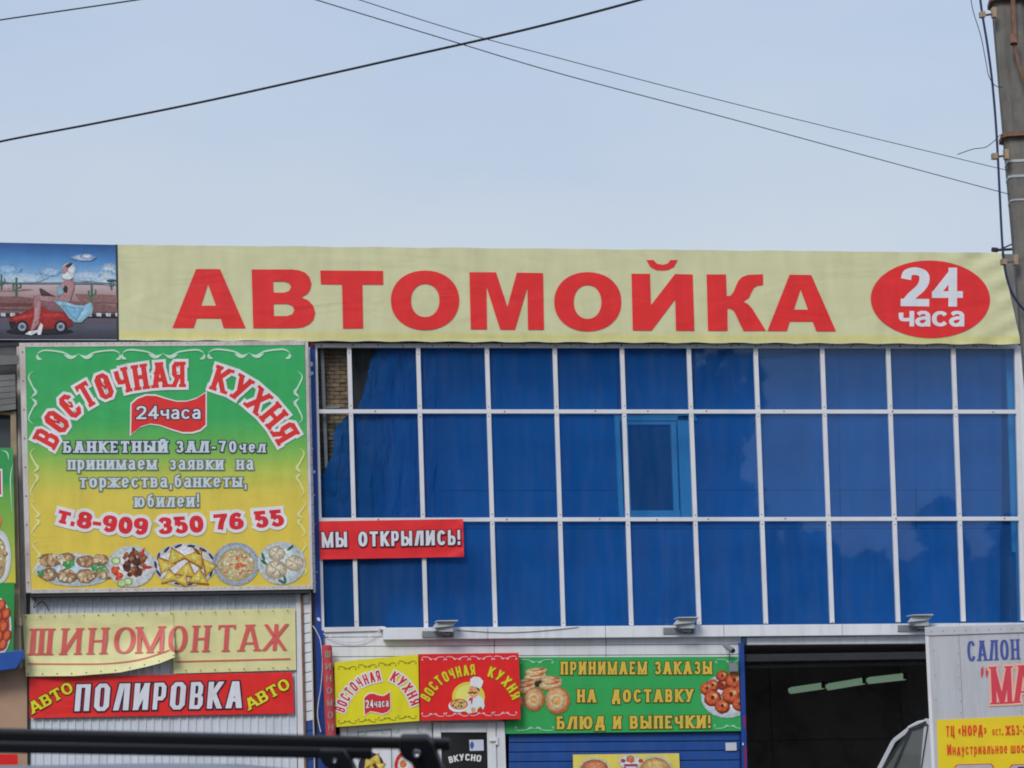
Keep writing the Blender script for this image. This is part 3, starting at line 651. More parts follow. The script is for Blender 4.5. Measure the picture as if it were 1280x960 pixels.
# white entrance joinery and door
DP = YP(-.035)
def px_slab(name, c, dep, off, mat, par, bev=.006, pl=DP): return slab(pl, c, dep, off).build(name, mat, par, bevel=bev)
zz = 1075
ent = px_slab('entrance_frame', [(425, 903), (433, 903), (437, zz), (428, zz)], .06, .02, M['white'], B)
px_slab('door_panel', [(433.5, 905), (539.5, 900), (545, zz), (437, zz)], .04, 0, M['white'], B)
px_slab('glazing_bead', [(447, 914), (448.2, 914), (451.5, zz), (450.3, zz)], .01, .008, M['grey'], B, 0)
px_slab('glazing_bead', [(488.2, 911), (489.4, 911), (492.5, zz), (491.3, zz)], .01, .008, M['grey'], B, 0)
px_slab('glazing_bead', [(447, 914.5), (488, 910.8), (488, 912), (447, 915.7)], .01, .009, M['grey'], B, 0)
px_slab('entrance_frame', [(540.8, 899), (629, 899), (633.5, zz), (545, zz)], .05, -.01, M['white'], B)
px_slab('door_stile', [(542, 903), (551, 903), (555, zz), (546, zz)], .06, .025, M['white'], B)
px_slab('door_stile', [(608.5, 903), (619.3, 903), (624, zz), (612.7, zz)], .06, .025, M['white'], B)
px_slab('door_rail', [(551.2, 903), (608.3, 903), (608.3, 915.5), (551.5, 915.5)], .06, .024, M['white'], B)
dg = px_slab('door_glass', [(551.2, 915.8), (608.6, 915.8), (612.5, zz), (555.2, zz)], .02, .0, surf('door_glass_dark', (.018, .018, .018), .08, .1, 1, bump=0, spec=.5), B, 0)
px_slab('frame_jamb', [(621, 902), (631, 902), (636, zz), (626, zz)], .05, .02, M['white'], B)
px_slab('hinge', [(619, 921), (622.4, 921), (623, 931), (619.6, 931)], .03, .05, M['frame'], B, .003)
px_slab('door_handle', [(612, 925), (620, 925), (620, 926.4), (612, 926.6)], .02, .06, M['frame'], B, .002)
pr = Print(YP(-.046))
pr.poly([(586.6, 924.8), (604.3, 924.5), (604.8, 938.2), (587.2, 938.6)], pc(195, 200, 215), 1)
pr.ellipse(590, 931.5, 2.6, 4.4, pc(60, 95, 155), 2, n=10); pr.line([(590, 926), (590, 937.5)], 1.2, pc(60, 95, 155), 3, False)
pr.text('ВКУСНО', [(562, 954), (580, 950.6), (601, 952.3)], 8.2, [(pc(215, 220, 230), 0)], .24, .2, ang=True, gap=.14)
pr.done('door_sticker', dg, VINYL_TAUT)
pr = Print(YP(-.046))
for (x, y, sg) in ((455, 919, 1), (480, 917.5, -1), (496, 916, 1), (524, 915, -1), (430, 917, 1)):
    pr.line([(x - 5 * sg, y - 3), (x - sg, y), (x + 3 * sg, y - 3), (x + sg, y - 5), (x + 3 * sg, y + 3)], .9, pc(150, 185, 165), 1, taper=True)
pr.done('leaf_decal', B, VINYL_TAUT, kind='stuff')
def wedge(cx, cy, s, rot, pr, L0=2):
    c, q = math.cos(R_(rot)), math.sin(R_(rot)); f = lambda x, y: (cx + (x * c - y * q) * s, cy + (x * q + y * c) * s)
    pr.poly([f(-1.05, .66), f(1.05, .66), f(.1, -.85)], pc(170, 105, 35), L0); pr.poly([f(-.92, .52), f(.9, .5), f(.06, -.7)], pc(232, 185, 75), L0 + 1); pr.poly([f(-.4, .3), f(.2, .35), f(.1, -.45)], pc(240, 208, 115), L0 + 2)
pr.grad = (1.15, .75); pr.ellipse(464, 958, 17, 18, pc(240, 240, 240), 1); pr.ellipse(464, 958, 16, 17, pc(40, 40, 60), 1)
for w_ in ((470, 948, 9, 20), (460, 953, 9, -30), (476, 957, 8, 60), (464, 962, 9, 0), (455, 965, 8, 30)): wedge(*w_, pr)
pr.done('food_decal', B, VINYL_FOOD); pr.ellipse(507, 958, 14, 19, pc(215, 45, 40), 1); pr.ellipse(507, 958, 10, 14, pc(235, 230, 225), 2)
pr.ellipse(504, 955, 4, 5, pc(215, 120, 60), 3, jit=.1)
pr.done('food_decal', B, VINYL_FOOD)
# roller shutter of long blue slats behind the delivery banner
SH = YP(.03); yt = 917.2 - 12.05 * 8; k = 0
while yt < 1085:
    o = slab(SH, [(636, yt - .3), (925, yt - 2.7), (925, yt + 8.4), (636, yt + 10.8)], .02, .012).build('shutter_slat', M['shutter'], B, bevel=.008)
    yt += 12.05
slab(SH, [(634, 830), (927, 828), (935, 1085), (640, 1085)], .03, -.014).build('shutter_backing', M['blue'], B)
ps = slab(YP(-.07), [(924.2, 803.5), (930, 803), (938, 1085), (931, 1085)], .25).build('bay_post', M['blue'], B, bevel=.006)
pr = Print(YP(-.072))
for (x, y, h) in ((930.5, 903, 9), (931.5, 942, 9), (932, 953, 7)): pr.ellipse(x, y, 1.5, h, pc(140, 30, 60), 1, jit=.25, n=9)
pr.ellipse(928.8, 930, .9, 1.8, pc(220, 225, 235), 1, n=7); pr.done('paint_smear', ps, VINYL_TAUT, kind='stuff')
slab(YP(-.01), [(906.8, 928.5), (920.4, 928), (921, 938), (907.2, 938.4)], .004).build('paper_notice', M['paper'], B)
# wash bay interior
xb0, xb1 = at(932, 900, 0).x, xR - .11
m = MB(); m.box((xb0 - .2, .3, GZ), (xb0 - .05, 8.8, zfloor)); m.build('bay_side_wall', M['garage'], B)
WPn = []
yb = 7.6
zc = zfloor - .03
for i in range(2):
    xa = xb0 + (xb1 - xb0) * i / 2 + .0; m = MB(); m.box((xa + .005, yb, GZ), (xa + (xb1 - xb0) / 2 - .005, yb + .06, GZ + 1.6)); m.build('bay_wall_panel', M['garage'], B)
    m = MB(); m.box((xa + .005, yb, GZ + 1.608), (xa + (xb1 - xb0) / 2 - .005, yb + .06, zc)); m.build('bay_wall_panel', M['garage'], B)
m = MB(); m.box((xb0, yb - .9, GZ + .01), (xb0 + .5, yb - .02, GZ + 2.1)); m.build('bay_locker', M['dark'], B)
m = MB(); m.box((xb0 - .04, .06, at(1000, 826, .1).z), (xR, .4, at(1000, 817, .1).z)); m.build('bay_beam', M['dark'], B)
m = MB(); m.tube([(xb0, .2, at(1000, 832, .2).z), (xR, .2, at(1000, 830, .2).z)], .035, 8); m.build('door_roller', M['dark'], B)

# ------------------------------------------------------------------ tube lamps in the bay
def lamp_unit(pa, pb, Ya, Yb, lab):
    a = at(*pa, Ya); b = at(*pb, Yb); t = thing('fluorescent_lamp', (a + b) / 2, lab, 'lamp', 'tube lamps in the wash bay')
    m = MB(); d = (b - a).normalized(); m.tube([a - d * .03, b + d * .03], .05, 8); m.build('housing', M['grey'], t)
    m = MB(); m.tube([a + Vector((0, -.03, -.02)), b + Vector((0, -.03, -.02))], .055, 10); m.build('tube', M['tube'], t)
    for e_ in (a, b): m = MB(); m.box(e_ - Vector((.03, .07, .06)), e_ + Vector((.03, .05, .04))); m.build('end_cap', M['dark'], t)
lamp_unit((987.5, 861.5), (1028, 855.5), 5.2, 4.6, 'farthest dim tube lamp, leftmost of three inside the dark wash bay')
lamp_unit((1034, 857), (1079, 849.5), 4.5, 3.9, 'middle one of the three dim tube lamps in the dark wash bay')
lamp_unit((1085, 849), (1130, 844), 3.8, 3.2, 'rightmost dim tube lamp in the bay, nearest the white truck')

# ------------------------------------------------------------------ floodlights
def floodlight(cx, cy, lab):
    Y = -.14; s = 1.0; P = lambda x, y, yy: at(cx + x, cy + y, yy)
    t = thing('floodlight', at(cx, cy, Y), lab, 'floodlight', 'floodlights on the white fascia')
    m = MB(); m.prism([P(-27, 2, Y), P(13, 2, Y), P(13, 10, Y), P(-27, 10, Y)], (0, -.012, 0)); m.build('bracket_plate', M['grey'], t, bevel=.003)
    m = MB(); f = [P(-11, -3.4, -.33), P(12, -4.4, -.33), P(12.5, 3.2, -.33), P(-5, 3.2, -.33)]; m.prism(f, (0, .15, 0)); m.build('lamp_body', M['lampgrey'], t, bevel=.01)
    m = MB(); m.prism([P(-3, 3.3, -.28), P(9, 3.3, -.28), P(9, 7, -.28), P(0, 7, -.28)], (0, .12, 0)); m.build('control_box', M['grey'], t, bevel=.008)
    # flared hood: wide thin rim above, narrowing down into the body
    m = MB(); A = [P(-8, -9.4, -.36), P(17, -10.2, -.36), P(17, -10.6, -.2), P(-8, -10.2, -.2)]; Bq = [P(-15.0, -1.6, -.40), P(12, -4.2, -.36), P(12, -4.2, -.2), P(-15.0, -1.6, -.2)]
    m.add(A + Bq, [(0, 1, 5, 4), (1, 2, 6, 5), (2, 3, 7, 6), (3, 0, 4, 7), (4, 5, 6, 7), (3, 2, 1, 0)]); m.build('reflector_hood', M['lampgrey'], t, bevel=.004)
    m = MB(); m.prism([P(-8.8, -11.2, -.43), P(18, -11.8, -.43), P(18, -10.2, -.43), P(-9.2, -9.9, -.43)], (0, .25, 0)); m.build('lens_rim', M['lampgrey'], t, bevel=.004)
    m = MB(); m.tube([P(0, 8, -.2), P(4, 3, -.28)], .015, 6); m.tube([P(9, 8, -.2), P(9, 3, -.28)], .015, 6); m.build('yoke', M['dark'], t)
floodlight(554.5, 786.8, 'grey floodlight on the fascia above the red restaurant sign')
floodlight(856, 782.6, 'grey floodlight on the fascia above the green delivery banner')
floodlight(1149, 779.4, 'grey floodlight above the bay next to the white truck box')
# security camera with junction box
t = thing('security_camera', at(910, 808, -.1), 'small grey security camera with hanging white junction box by the blue bay post', 'camera')
m = MB(); m.tube([at(905.5, 806.5, -.16), at(908, 808, -.2), at(916, 813.5, -.3)], [.028, .035, .038], 10); m.build('camera_body', M['grey'], t, smooth=False)
m = MB(); m.tube([at(915.5, 813, -.296), at(917, 814, -.32)], .028, 10); m.build('lens', M['dark'], t)
m = MB(); m.tube([at(906, 806, -.02), at(907, 807.5, -.18)], .012, 6); m.build('bracket', M['grey'], t)
m = MB(); m.tube([at(912, 812, -.2), at(911.6, 822, -.13), at(912, 829, -.13)], .005, 6); m.build('cable', M['insul'], t)
slab(YP(-.17), [(911.5, 829), (922.3, 829), (922.6, 839.5), (911.8, 840)], .05).build('junction_box', M['grey'], t, bevel=.008)
# ------------------------------------------------------------------ SIGNS
OUTW = pc(222, 222, 230)
# yellow car wash banner
by = -.16; BP = YP(by)
root = thing('car_wash_banner', at(700, 428, by), 'long pale yellow banner with big red capital letters across the top of the building', 'banner')
cr_ = [(147, 306), (1251, 316), (1276.5, 430.3), (147.5, 425.2)]
cl0 = pc(202, 200, 157); cl1 = pc(204, 196, 122)
cl = lambda u, v: cl1 if v > .93 and v < .99 else cl0
def bw_(u, v):
    u = min(max(u, 0), 1)
    w = .004 * noise.noise(Vector((u * 9, v * 1.3, 0)))
    e = max(0, (u - .9) / .1); rr_e = math.hypot((147 + u * 1118 - 1163) / 74.6, (315 + v * 115 - 374) / 48.4); w += e * .03 * min(max((rr_e - 1.03) / .2, 0), 1) * math.sin((v * 1.1 - (1 - u) * 5) * 26) * (1 - .4 * e)
    b = max(0, (v - .9) / .1); w += b * .006 * noise.noise(Vector((u * 60, 0, 1)))
    tp = max(0, (.1 - v) / .1); w += tp * .006 * noise.noise(Vector((u * 70 - v * 30, 0, 5)))
    return w
m = sheet(BP, cr_, 18, 260, cl, 0, bw_)
for i, v in enumerate(m.v):                            # slack edges
    u = (i % 261) / 260; vv = (i // 261) / 18
    if vv > .97: v.z += .006 * math.sin(u * 140) + .004 * noise.noise(Vector((u * 90, 3, 0)))
    if vv < .03: v.z += .010 * noise.noise(Vector((u * 22, 7, 0)))
m.build('banner_sheet', VINYL_SLACK, root, smooth=True)
pr = Print(YP(by - .008))
RED = pc(229, 46, 46)
def tr(pts, ox, oy=310): return [(ox + pts[i] / 4, oy + pts[i + 1] / 4) for i in range(0, len(pts), 2)]
def big(pts, holes, ox): pr.poly(tr(pts, ox), RED, 1, holes=[tr(h, ox) for h in holes]); pr.done('letter', root, VINYL_SLACK)
def el(cx, cy, rx, ry, p=2.12): return [k for v in ell(cx - rx, cy - ry, cx + rx, cy + ry, n=40, p=p) for k in v]
big([62, 400, 180, 105, 300, 105, 428, 400, 318, 400, 304, 352, 184, 352, 168, 400], [[240, 180, 206, 288, 280, 288]], 200)
big([458, 107, 660, 107, 695, 111, 725, 122, 747, 145, 757, 178, 752, 205, 738, 228, 706, 246, 742, 262, 766, 288, 776, 322, 768, 358, 745, 382, 712, 396, 675, 400, 466, 400],
    [[565, 167, 620, 167, 645, 175, 656, 195, 645, 215, 620, 223, 568, 223], [568, 279, 635, 279, 661, 288, 672, 309, 661, 331, 635, 340, 569, 340]], 200)
big([801, 112, 1115, 114, 1116, 183, 1012, 183, 1016, 402, 915, 403, 910, 183, 804, 181], [], 200)
big(el(205, 261.5, 171, 149), [el(206, 262, 71, 83)], 480)
big([427, 121, 560, 121, 617, 294, 664, 123, 795, 125, 800, 409, 720, 409, 717, 196, 655, 409, 581, 408, 512, 192, 515, 407, 434, 407], [], 480)
big(el(1019, 268.5, 168, 148), [el(1018, 270, 69, 84)], 480)
pr.poly(tr([192, 60, 228, 60, 245, 78, 272, 84, 298, 78, 312, 60, 349, 60, 330, 95, 300, 110, 272, 113, 240, 110, 212, 95], 760), RED, 1)
big([117, 128, 210, 129, 215, 285, 335, 130, 424, 132, 432, 414, 340, 413, 336, 258, 218, 413, 124, 412], [], 760)
big([493, 132, 590, 132, 594, 240, 612, 239, 628, 220, 640, 190, 652, 163, 672, 144, 700, 134, 775, 131, 776, 186, 748, 189, 730, 199, 718, 222, 704, 250, 678, 268, 700, 280, 722, 304, 790, 414, 678, 415, 630, 315, 614, 304, 597, 303, 598, 414, 500, 414], [], 760)
big([797, 415, 908, 133, 1017, 135, 1140, 416, 1041, 416, 1024, 368, 909, 368, 895, 415], [[963, 208, 930, 308, 1000, 308]], 760)
pr.ellipse(1163, 374, 74.6, 48.4, RED, 1, rot=1, n=72); pr.done('red_oval', root, VINYL_SLACK); pr = Print(YP(by - .0095))
WH = pc(212, 214, 222)
pr.text('2', [(1125.8, 382.6), (1161.5, 383)], 48.6, [(WH, 0)], .26, .19); pr.text('4', [(1165, 383.2), (1203.5, 383.2)], 48.6, [(WH, 0)], .22, .17)
pr.text('часа', [(1123.5, 408), (1206, 408)], 19.2 / XH, [(WH, 0)], .24, .17, gap=.05); pr.done('lettering', root, VINYL_SLACK)
m = MB()
for i in range(38):
    x = 152 + i * 29.6; p = YP(by - .02)(x + random.uniform(-4, 4), 427.2 + (x - 150) * .0045 - 1.6); m.tube([p, p + Vector((random.uniform(-.02, .02), .02, -.03))], .006, 5)
m.build('lacing', M['insul'], root, kind='stuff')

# desert picture banner, a plain scene of a red car on a desert road
dy = -.16; DPn = YP(dy)
root = thing('picture_banner', at(70, 424, dy), 'picture banner of a woman on a small red car, at the left roof line', 'banner')
c4 = [(-60, 302), (145.5, 306), (147.3, 424.5), (-60, 424)]
def dcol(u, v):
    K = [(0, (38, 78, 135)), (.15, (70, 125, 180)), (.32, (130, 170, 205)), (.43, (190, 205, 215)), (.44, (185, 165, 165)), (.6, (150, 120, 125)), (.74, (115, 85, 90)), (.78, (95, 85, 95)), (.88, (80, 80, 95)), (1, (45, 45, 55))]
    for a, b in zip(K, K[1:]):
        if a[0] <= v <= b[0]:
            f = (v - a[0]) / (b[0] - a[0]); return pc(*[a[1][k] + (b[1][k] - a[1][k]) * f for k in range(3)])
m = sheet(DPn, c4, 50, 24, dcol, 0, lambda u, v: .004 * noise.noise(Vector((u * 5, v * 4, 0)))); m.build('banner_sheet', VINYL, root, smooth=True)
pr = Print(YP(dy - .007), clip=[(-60, 303), (145.5, 306.5), (147, 424), (-60, 424)])
CLK = [.0003]
def soft_cloud(cx, cy, rx, ry, c):
    x, y = z(cx, cy); n = 18; vs = [pr.pl(x, y, CLK[0])]; cs = [pc(*c)]; pts = [(x + rx / 6.857 * math.cos(k * 6.2832 / n) * (1 + .12 * math.sin(k * 5)), y + ry / 6.857 * math.sin(k * 6.2832 / n)) for k in range(n)]
    for f_ in (.5, 1):
        for p in pts: q = (min(145, x + (p[0] - x) * f_), y + (p[1] - y) * f_); vs.append(pr.pl(q[0], q[1], CLK[0])); b_ = dcol(0, min(max((q[1] - 305) / 119, 0), 1)); cs.append(tuple(b_[i] * (.35 if f_ == .5 else 1) + pc(*c)[i] * (.65 if f_ == .5 else 0) for i in range(3)))
    b = len(pr.mb.v); pr.mb.v += vs; pr.mb.c += cs
    for k in range(n): j = (k + 1) % n; pr.mb.f += [(b, b + 1 + k, b + 1 + j), (b + 1 + k, b + 1 + n + k, b + 1 + n + j, b + 1 + j)]
z = lambda x, y: (x / 6.857, 290 + y / 6.857)
Z = lambda *p: [z(p[i], p[i + 1]) for i in range(0, len(p), 2)]
for (cx, cy, rx, ry, c) in ((720, 218, 75, 22, (215, 222, 228)), (745, 208, 40, 16, (225, 230, 235)), (935, 345, 65, 58, (215, 222, 228)), (900, 385, 80, 40, (200, 212, 222)), (740, 375, 90, 30, (185, 200, 215)), (60, 320, 90, 30, (150, 185, 212)), (430, 340, 60, 25, (175, 198, 215)), (180, 390, 160, 30, (185, 203, 217)), (940, 425, 70, 22, (205, 214, 222))):
    CLK[0] += .0001; soft_cloud(cx, cy, rx * 1.5, ry * 1.5, c)
pr.base = 3
off_l = 6; pr.poly(Z(-400, 440, -400, 425, 200, 432, 500, 430, 760, 425, 1010, 440, 1010, 452, 500, 446), pc(110, 115, 130), 2)
for pts, c in ((Z(-400, 560, 150, 550, 420, 585, 800, 600, 1010, 650, 1010, 690, -400, 650), (128, 90, 88)), (Z(640, 530, 1010, 540, 1010, 610, 700, 600), (140, 100, 98)), (Z(-400, 480, 120, 478, 300, 490, 120, 505, -400, 505), (165, 140, 140)), (Z(-400, 600, 280, 610, 280, 640, -400, 640), (105, 62, 62))): pr.poly(pts, pc(*c), 2)
pr.poly(Z(-400, 690, 1010, 705, 1010, 735, -400, 722), pc(35, 35, 45), 2)
for i in range(-4, 13): pr.poly(Z(5 + i * 82, 693, 48 + i * 82, 694, 48 + i * 82, 724, 5 + i * 82, 722), pc(190, 192, 195), 3)
def cactus(x, y, s, c=(60, 95, 85)):
    k = pc(*c); pr.line(Z(x, y, x, y - 160 * s), 2.0 * s + .5, k, 3, False); pr.line(Z(x, y - 60 * s, x + 34 * s, y - 80 * s, x + 34 * s, y - 120 * s), 1.5 * s + .3, k, 3); pr.line(Z(x, y - 45 * s, x - 26 * s, y - 65 * s, x - 26 * s, y - 110 * s), 1.5 * s + .3, k, 3)
cactus(140, 550, 1.0); cactus(12, 495, .8); cactus(785, 605, .95, (45, 110, 80)); cactus(955, 495, .55)
pr.ellipse(*z(955, 418), 6, 2, pc(50, 85, 95), 3)
# car
pr.grad = (1.12, .72)
pr.ellipse(*z(340, 850), 42, 4, pc(30, 28, 36), 3)
pr.poly(Z(80, 740, 110, 720, 200, 690, 245, 665, 300, 640, 430, 640, 520, 655, 560, 690, 610, 740, 622, 800, 560, 825, 240, 835, 100, 820, 78, 780), pc(150, 35, 35), 4)
pr.poly(Z(100, 735, 240, 700, 300, 705, 280, 725, 120, 760), pc(185, 55, 50), 5); pr.poly(Z(350, 700, 540, 695, 565, 730, 360, 735), pc(178, 48, 45), 5)
pr.poly(Z(76, 770, 130, 765, 140, 815, 90, 825), pc(25, 22, 28), 5)
for cx in (190, 520): pr.ellipse(*z(cx, 812), 8, 8, pc(22, 22, 28), 6); pr.ellipse(*z(cx, 812), 5.2, 5.4, pc(150, 160, 175), 7); pr.ellipse(*z(cx, 812), 2.6, 2.6, pc(70, 80, 105), 8)
SK = pc(170, 128, 130); SKs = pc(130, 92, 100)
# seated figure: legs, dress, body, head with headscarf
pr.poly(Z(330, 580, 430, 560, 600, 600, 560, 690, 430, 680, 350, 625), SKs, 6)
pr.poly(Z(285, 545, 340, 540, 352, 600, 345, 700, 330, 790, 275, 850, 262, 845, 290, 740, 296, 620), SK, 7)
pr.poly(Z(300, 545, 420, 555, 480, 590, 440, 600, 345, 585), SK, 7)
pr.poly(Z(455, 585, 560, 595, 640, 625, 720, 630, 780, 600, 798, 640, 790, 700, 740, 735, 700, 775, 640, 775, 590, 735, 540, 660), pc(150, 195, 215), 8)
pr.poly(Z(520, 620, 640, 640, 720, 650, 660, 760, 600, 720), pc(118, 170, 200), 9)
pr.poly(Z(575, 405, 640, 415, 636, 480, 600, 590, 560, 595, 490, 548, 492, 480, 520, 440), SK, 9)
pr.poly(Z(492, 470, 520, 450, 545, 480, 545, 545, 490, 545), pc(120, 165, 175), 10); pr.ellipse(*z(562, 492), 3, 5, pc(45, 40, 48), 10, jit=.2)
pr.poly(Z(540, 500, 600, 580, 590, 600, 400, 575, 395, 560, 520, 560), SK, 11)
pr.poly(Z(335, 485, 355, 482, 430, 530, 480, 552, 400, 540, 350, 540), pc(70, 55, 62), 11)
pr.ellipse(*z(590, 320), 8.6, 8.2, pc(205, 208, 216), 10); pr.ellipse(*z(580, 375), 8, 5, pc(205, 215, 222), 10)
pr.poly(Z(530, 330, 540, 300, 575, 275, 590, 300, 580, 340, 548, 362, 530, 350), SK, 11); pr.poly(Z(560, 290, 600, 262, 625, 272, 600, 300, 575, 305), pc(60, 45, 55), 12)
pr.poly(Z(215, 875, 250, 850, 320, 840, 350, 775, 368, 800, 350, 880, 325, 880, 318, 860, 270, 885), pc(215, 215, 218), 9)
pr.done('picture_print', root, VINYL_FOOD)
slab(YP(dy + .004), [(144.6, 305.5), (146.8, 305.5), (148.6, 425), (146.2, 425)], .02, .012).build('edge_strip', M['dark'], root)

# ------------------------------------------------------------------ ornaments and food used on several signs
def scroll(pr, x0, x1, y, h, col, w=1.3, flip=1):
    """leafy S scroll along the straight edge between x0 and x1"""
    n = x1 - x0; f = flip
    A = lambda u, v: (x0 + n * u, y + h * v * f)
    pr.line([A(0, .45), A(.02, .1), A(.1, -.2), A(.3, .1), A(.42, .75), A(.5, .35)], w, col, 2, taper=True)
    pr.line([A(1, .45), A(.98, .1), A(.9, -.2), A(.7, .1), A(.58, .75), A(.5, .35)], w, col, 2, taper=True)
    for s in (0, 1):
        q = (lambda u: u if s == 0 else 1 - u)
        pr.line([A(q(.0), .5), A(q(.0), 1), A(q(.05), 1.25)], w * 1.9, col, 2, taper=True); pr.line([A(q(.32), .45), A(q(.40), .95), A(q(.48), .55)], w * 2.0, col, 2, taper=True)
def vscroll(pr, y0, y1, x, h, col, w=1.3, flip=1):
    class T:                                           # the same scroll turned upright
        pass
    n = y1 - y0; A = lambda u, v: (x + h * v * flip, y0 + n * u)
    pr.line([A(0, .6), A(.1, 0), A(.25, .4), A(.42, 1.0), A(.5, .3)], w, col, 2, taper=True); pr.line([A(1, .6), A(.9, 0), A(.75, .4), A(.58, 1.0), A(.5, .3)], w, col, 2, taper=True)
    pr.line([A(.3, .5), A(.40, 1.05), A(.47, .5)], w * 2, col, 2, taper=True); pr.line([A(.7, .5), A(.60, 1.05), A(.53, .5)], w * 2, col, 2, taper=True)
def blobs(pr, cx, cy, rx, ry, n, cols, s0, s1, L0, seed, asp=.7):
    r = random.Random(seed)
    for i in range(n):
        a = r.uniform(0, 6.28); d = math.sqrt(r.random()); s = r.uniform(s0, s1)
        c = cols[r.randrange(len(cols))]; random.seed(seed * 100 + i)
        pr.ellipse(cx + rx * d * math.cos(a), cy + ry * d * math.sin(a), s, s * r.uniform(asp, 1), pc(*c), L0 + (i % 6) * .25, rot=r.uniform(0, 180), n=8, jit=.18)
def dumpling(pr, cx, cy, s, L0, r):
    pr.ellipse(cx, cy, s, s * .85, pc(190, 170, 145), L0, jit=.06, n=14); pr.ellipse(cx - s * .1, cy - s * .1, s * .8, s * .66, pc(214, 198, 172), L0 + .5, jit=.06, n=12)
    for k in range(9):
        a = k * .7 + r.uniform(-.2, .2); pr.line([(cx, cy - s * .1), (cx + s * .45 * math.cos(a), cy - s * .1 + s * .4 * math.sin(a)), (cx + s * .85 * math.cos(a + .3), cy + s * .7 * math.sin(a + .3))], s * .1, pc(150, 120, 95) if k % 2 else pc(230, 215, 190), L0 + 1, taper=True)

# ------------------------------------------------------------------ the green and yellow restaurant billboard
gy = -.30; GPl = YP(gy)
root = thing('menu_billboard', at(210, 740, gy), 'large green to yellow restaurant billboard with a phone number and five dishes', 'billboard')
slab(GPl, [(25, 429.5), (384, 427), (391, 735.5), (34, 741.5)], .3, -.01).build('sign_case', M['woodwhite'], root)
F4 = [(31.2, 434), (380.5, 431.5), (388, 731.5), (38.6, 736.8)]
def gcol(u, v):
    K = [(0, (48, 163, 92)), (.30, (58, 165, 90)), (.42, (112, 175, 82)), (.52, (176, 188, 80)), (.62, (214, 192, 80)), (1, (218, 190, 72))]
    for a, b in zip(K, K[1:]):
        if a[0] <= v <= b[0]: f = (v - a[0]) / (b[0] - a[0]); return pc(*[a[1][k] + (b[1][k] - a[1][k]) * f for k in range(3)])
sheet(GPl, F4, 40, 16, gcol, .004, lambda u, v: .003 * noise.noise(Vector((u * 4, v * 4, 0)))).build('banner_face', VINYL, root, smooth=True)
# timber strips that hold the face
for nm, q in (('timber_strip', [(24, 428.5), (31.5, 428.5), (38.8, 741), (32.5, 741)]), ('timber_strip', [(31.7, 428.5), (381, 426), (381, 431.4), (31.7, 434)]), ('timber_strip', [(381.3, 427), (385.2, 427), (391.2, 736.5), (387.6, 736.5)]), ('timber_strip', [(38.9, 736.8), (387.4, 731.6), (387.4, 736.6), (38.9, 741.8)])):
    slab(GPl, q, .03, .012).build(nm, M['woodwhite'], root, bevel=.003)
m = MB()
for k in range(9): y = 440 + k * 36; p = YP(gy - .014)(28.2 + (y - 440) * .0243, y); m.tube([p, p + Vector((0, -.004, 0))], .011, 6)
for k in range(34): x = 40 + k * 10.2; p = YP(gy - .014)(x, 429.8 - (x - 40) * .006); m.tube([p, p + Vector((0, -.004, 0))], .006, 5); p = YP(gy - .014)(x + 6, 738.5 - (x - 40) * .0148); m.tube([p, p + Vector((0, -.004, 0))], .006, 5)
m.build('tack', M['rust'], root, kind='stuff')
slab(YP(gy + .01), [(37, 742), (389, 736.8), (388, 741), (38, 746)], .26, 0).build('shaded_underside', M['dark'], root)  # dark slab puts the shade under the case into its colour
pr = Print(YP(gy - .012), clip=[(31.2, 434), (380.5, 431.5), (388, 731.5), (38.6, 736.8)])
OC = pc(190, 222, 195)
for a in ((47, 150), (153, 255), (261, 362)): scroll(pr, a[0], a[1], 439.5 - (a[0] - 47) * .006, 8, OC, 2.1)
for i, y in enumerate((464, 560, 625, 676)):
    h = (66, 62, 46, 44)[i]; s = (y - 434) * .0244; c_ = OC if y < 560 else pc(225, 225, 150)
    vscroll(pr, y, y + h, 35 + s, 9, c_, 2.0); vscroll(pr, y, y + h, 377 + s, 9, c_, 2.0, -1)
pr.done('ornament', root, kind='stuff')
inks = [(OUTW, .105), (pc(214, 48, 46), 0)]
for w, pth, h in (('ВОСТОЧНАЯ', [(69, 562), (80.5, 541), (100, 518), (125, 502.5), (150, 493), (176, 487.5), (203, 484.5), (231, 484)], 32), ('КУХНЯ', [(262, 487.5), (278, 491.5), (297, 501.5), (317, 517), (334, 535.5), (347, 557)], 32)):
    pr.text(w, pth, h, inks, .21, .17, serif=.05, ang=True, curl=True, gap=.14); pr.done('lettering', root)
fl = [(164.5, 505), (172, 498.5), (183, 494.5), (195, 494.8), (207, 498.5), (220, 502), (233, 502), (245, 498.5), (257, 491), (257, 531), (250, 537), (240, 540), (228, 540), (214, 536), (200, 531), (188, 529.5), (176, 533), (163.8, 543)]
cxx, cyy = 210, 516
pr.poly([(cxx + (x - cxx) * 1.035, cyy + (y - cyy) * 1.09) for x, y in fl], OUTW, 1); pr.poly(fl, pc(214, 48, 46), 2)
pr.text('24часа', [(170.5, 524), (251, 523.6)], 16.5, [(pc(70, 40, 60), .09), (pc(208, 212, 220), 0)], .2, .15, gap=.14); pr.done('flag_lettering', root)
SIL = pc(196, 206, 214); INK = pc(40, 45, 75)
si = [(INK, .085), (SIL, 0)]
pr.text('БАНКЕТНЫЙ ЗАЛ-70чел', [(79.5, 566), (331.5, 565.5)], 14.6, si, .30, .17, serif=.10, gap=.26, space=.25)
sj = [(pc(105, 115, 100), .08), (SIL, 0)]
pr.text('принимаем заявки на', [(85, 587), (316.5, 587)], 12.6 / XH * .97, sj, .25, .14, serif=.08, gap=.2, space=.75)
pr.text('торжества,банкеты,', [(99.5, 609.5), (308.5, 608.8)], 12.4 / XH * .97, sj, .25, .14, serif=.08, gap=.2)
pr.text('юбилеи!', [(168.5, 634), (249, 633.6)], 12.6 / XH * .97, sj, .25, .14, serif=.08, gap=.22)
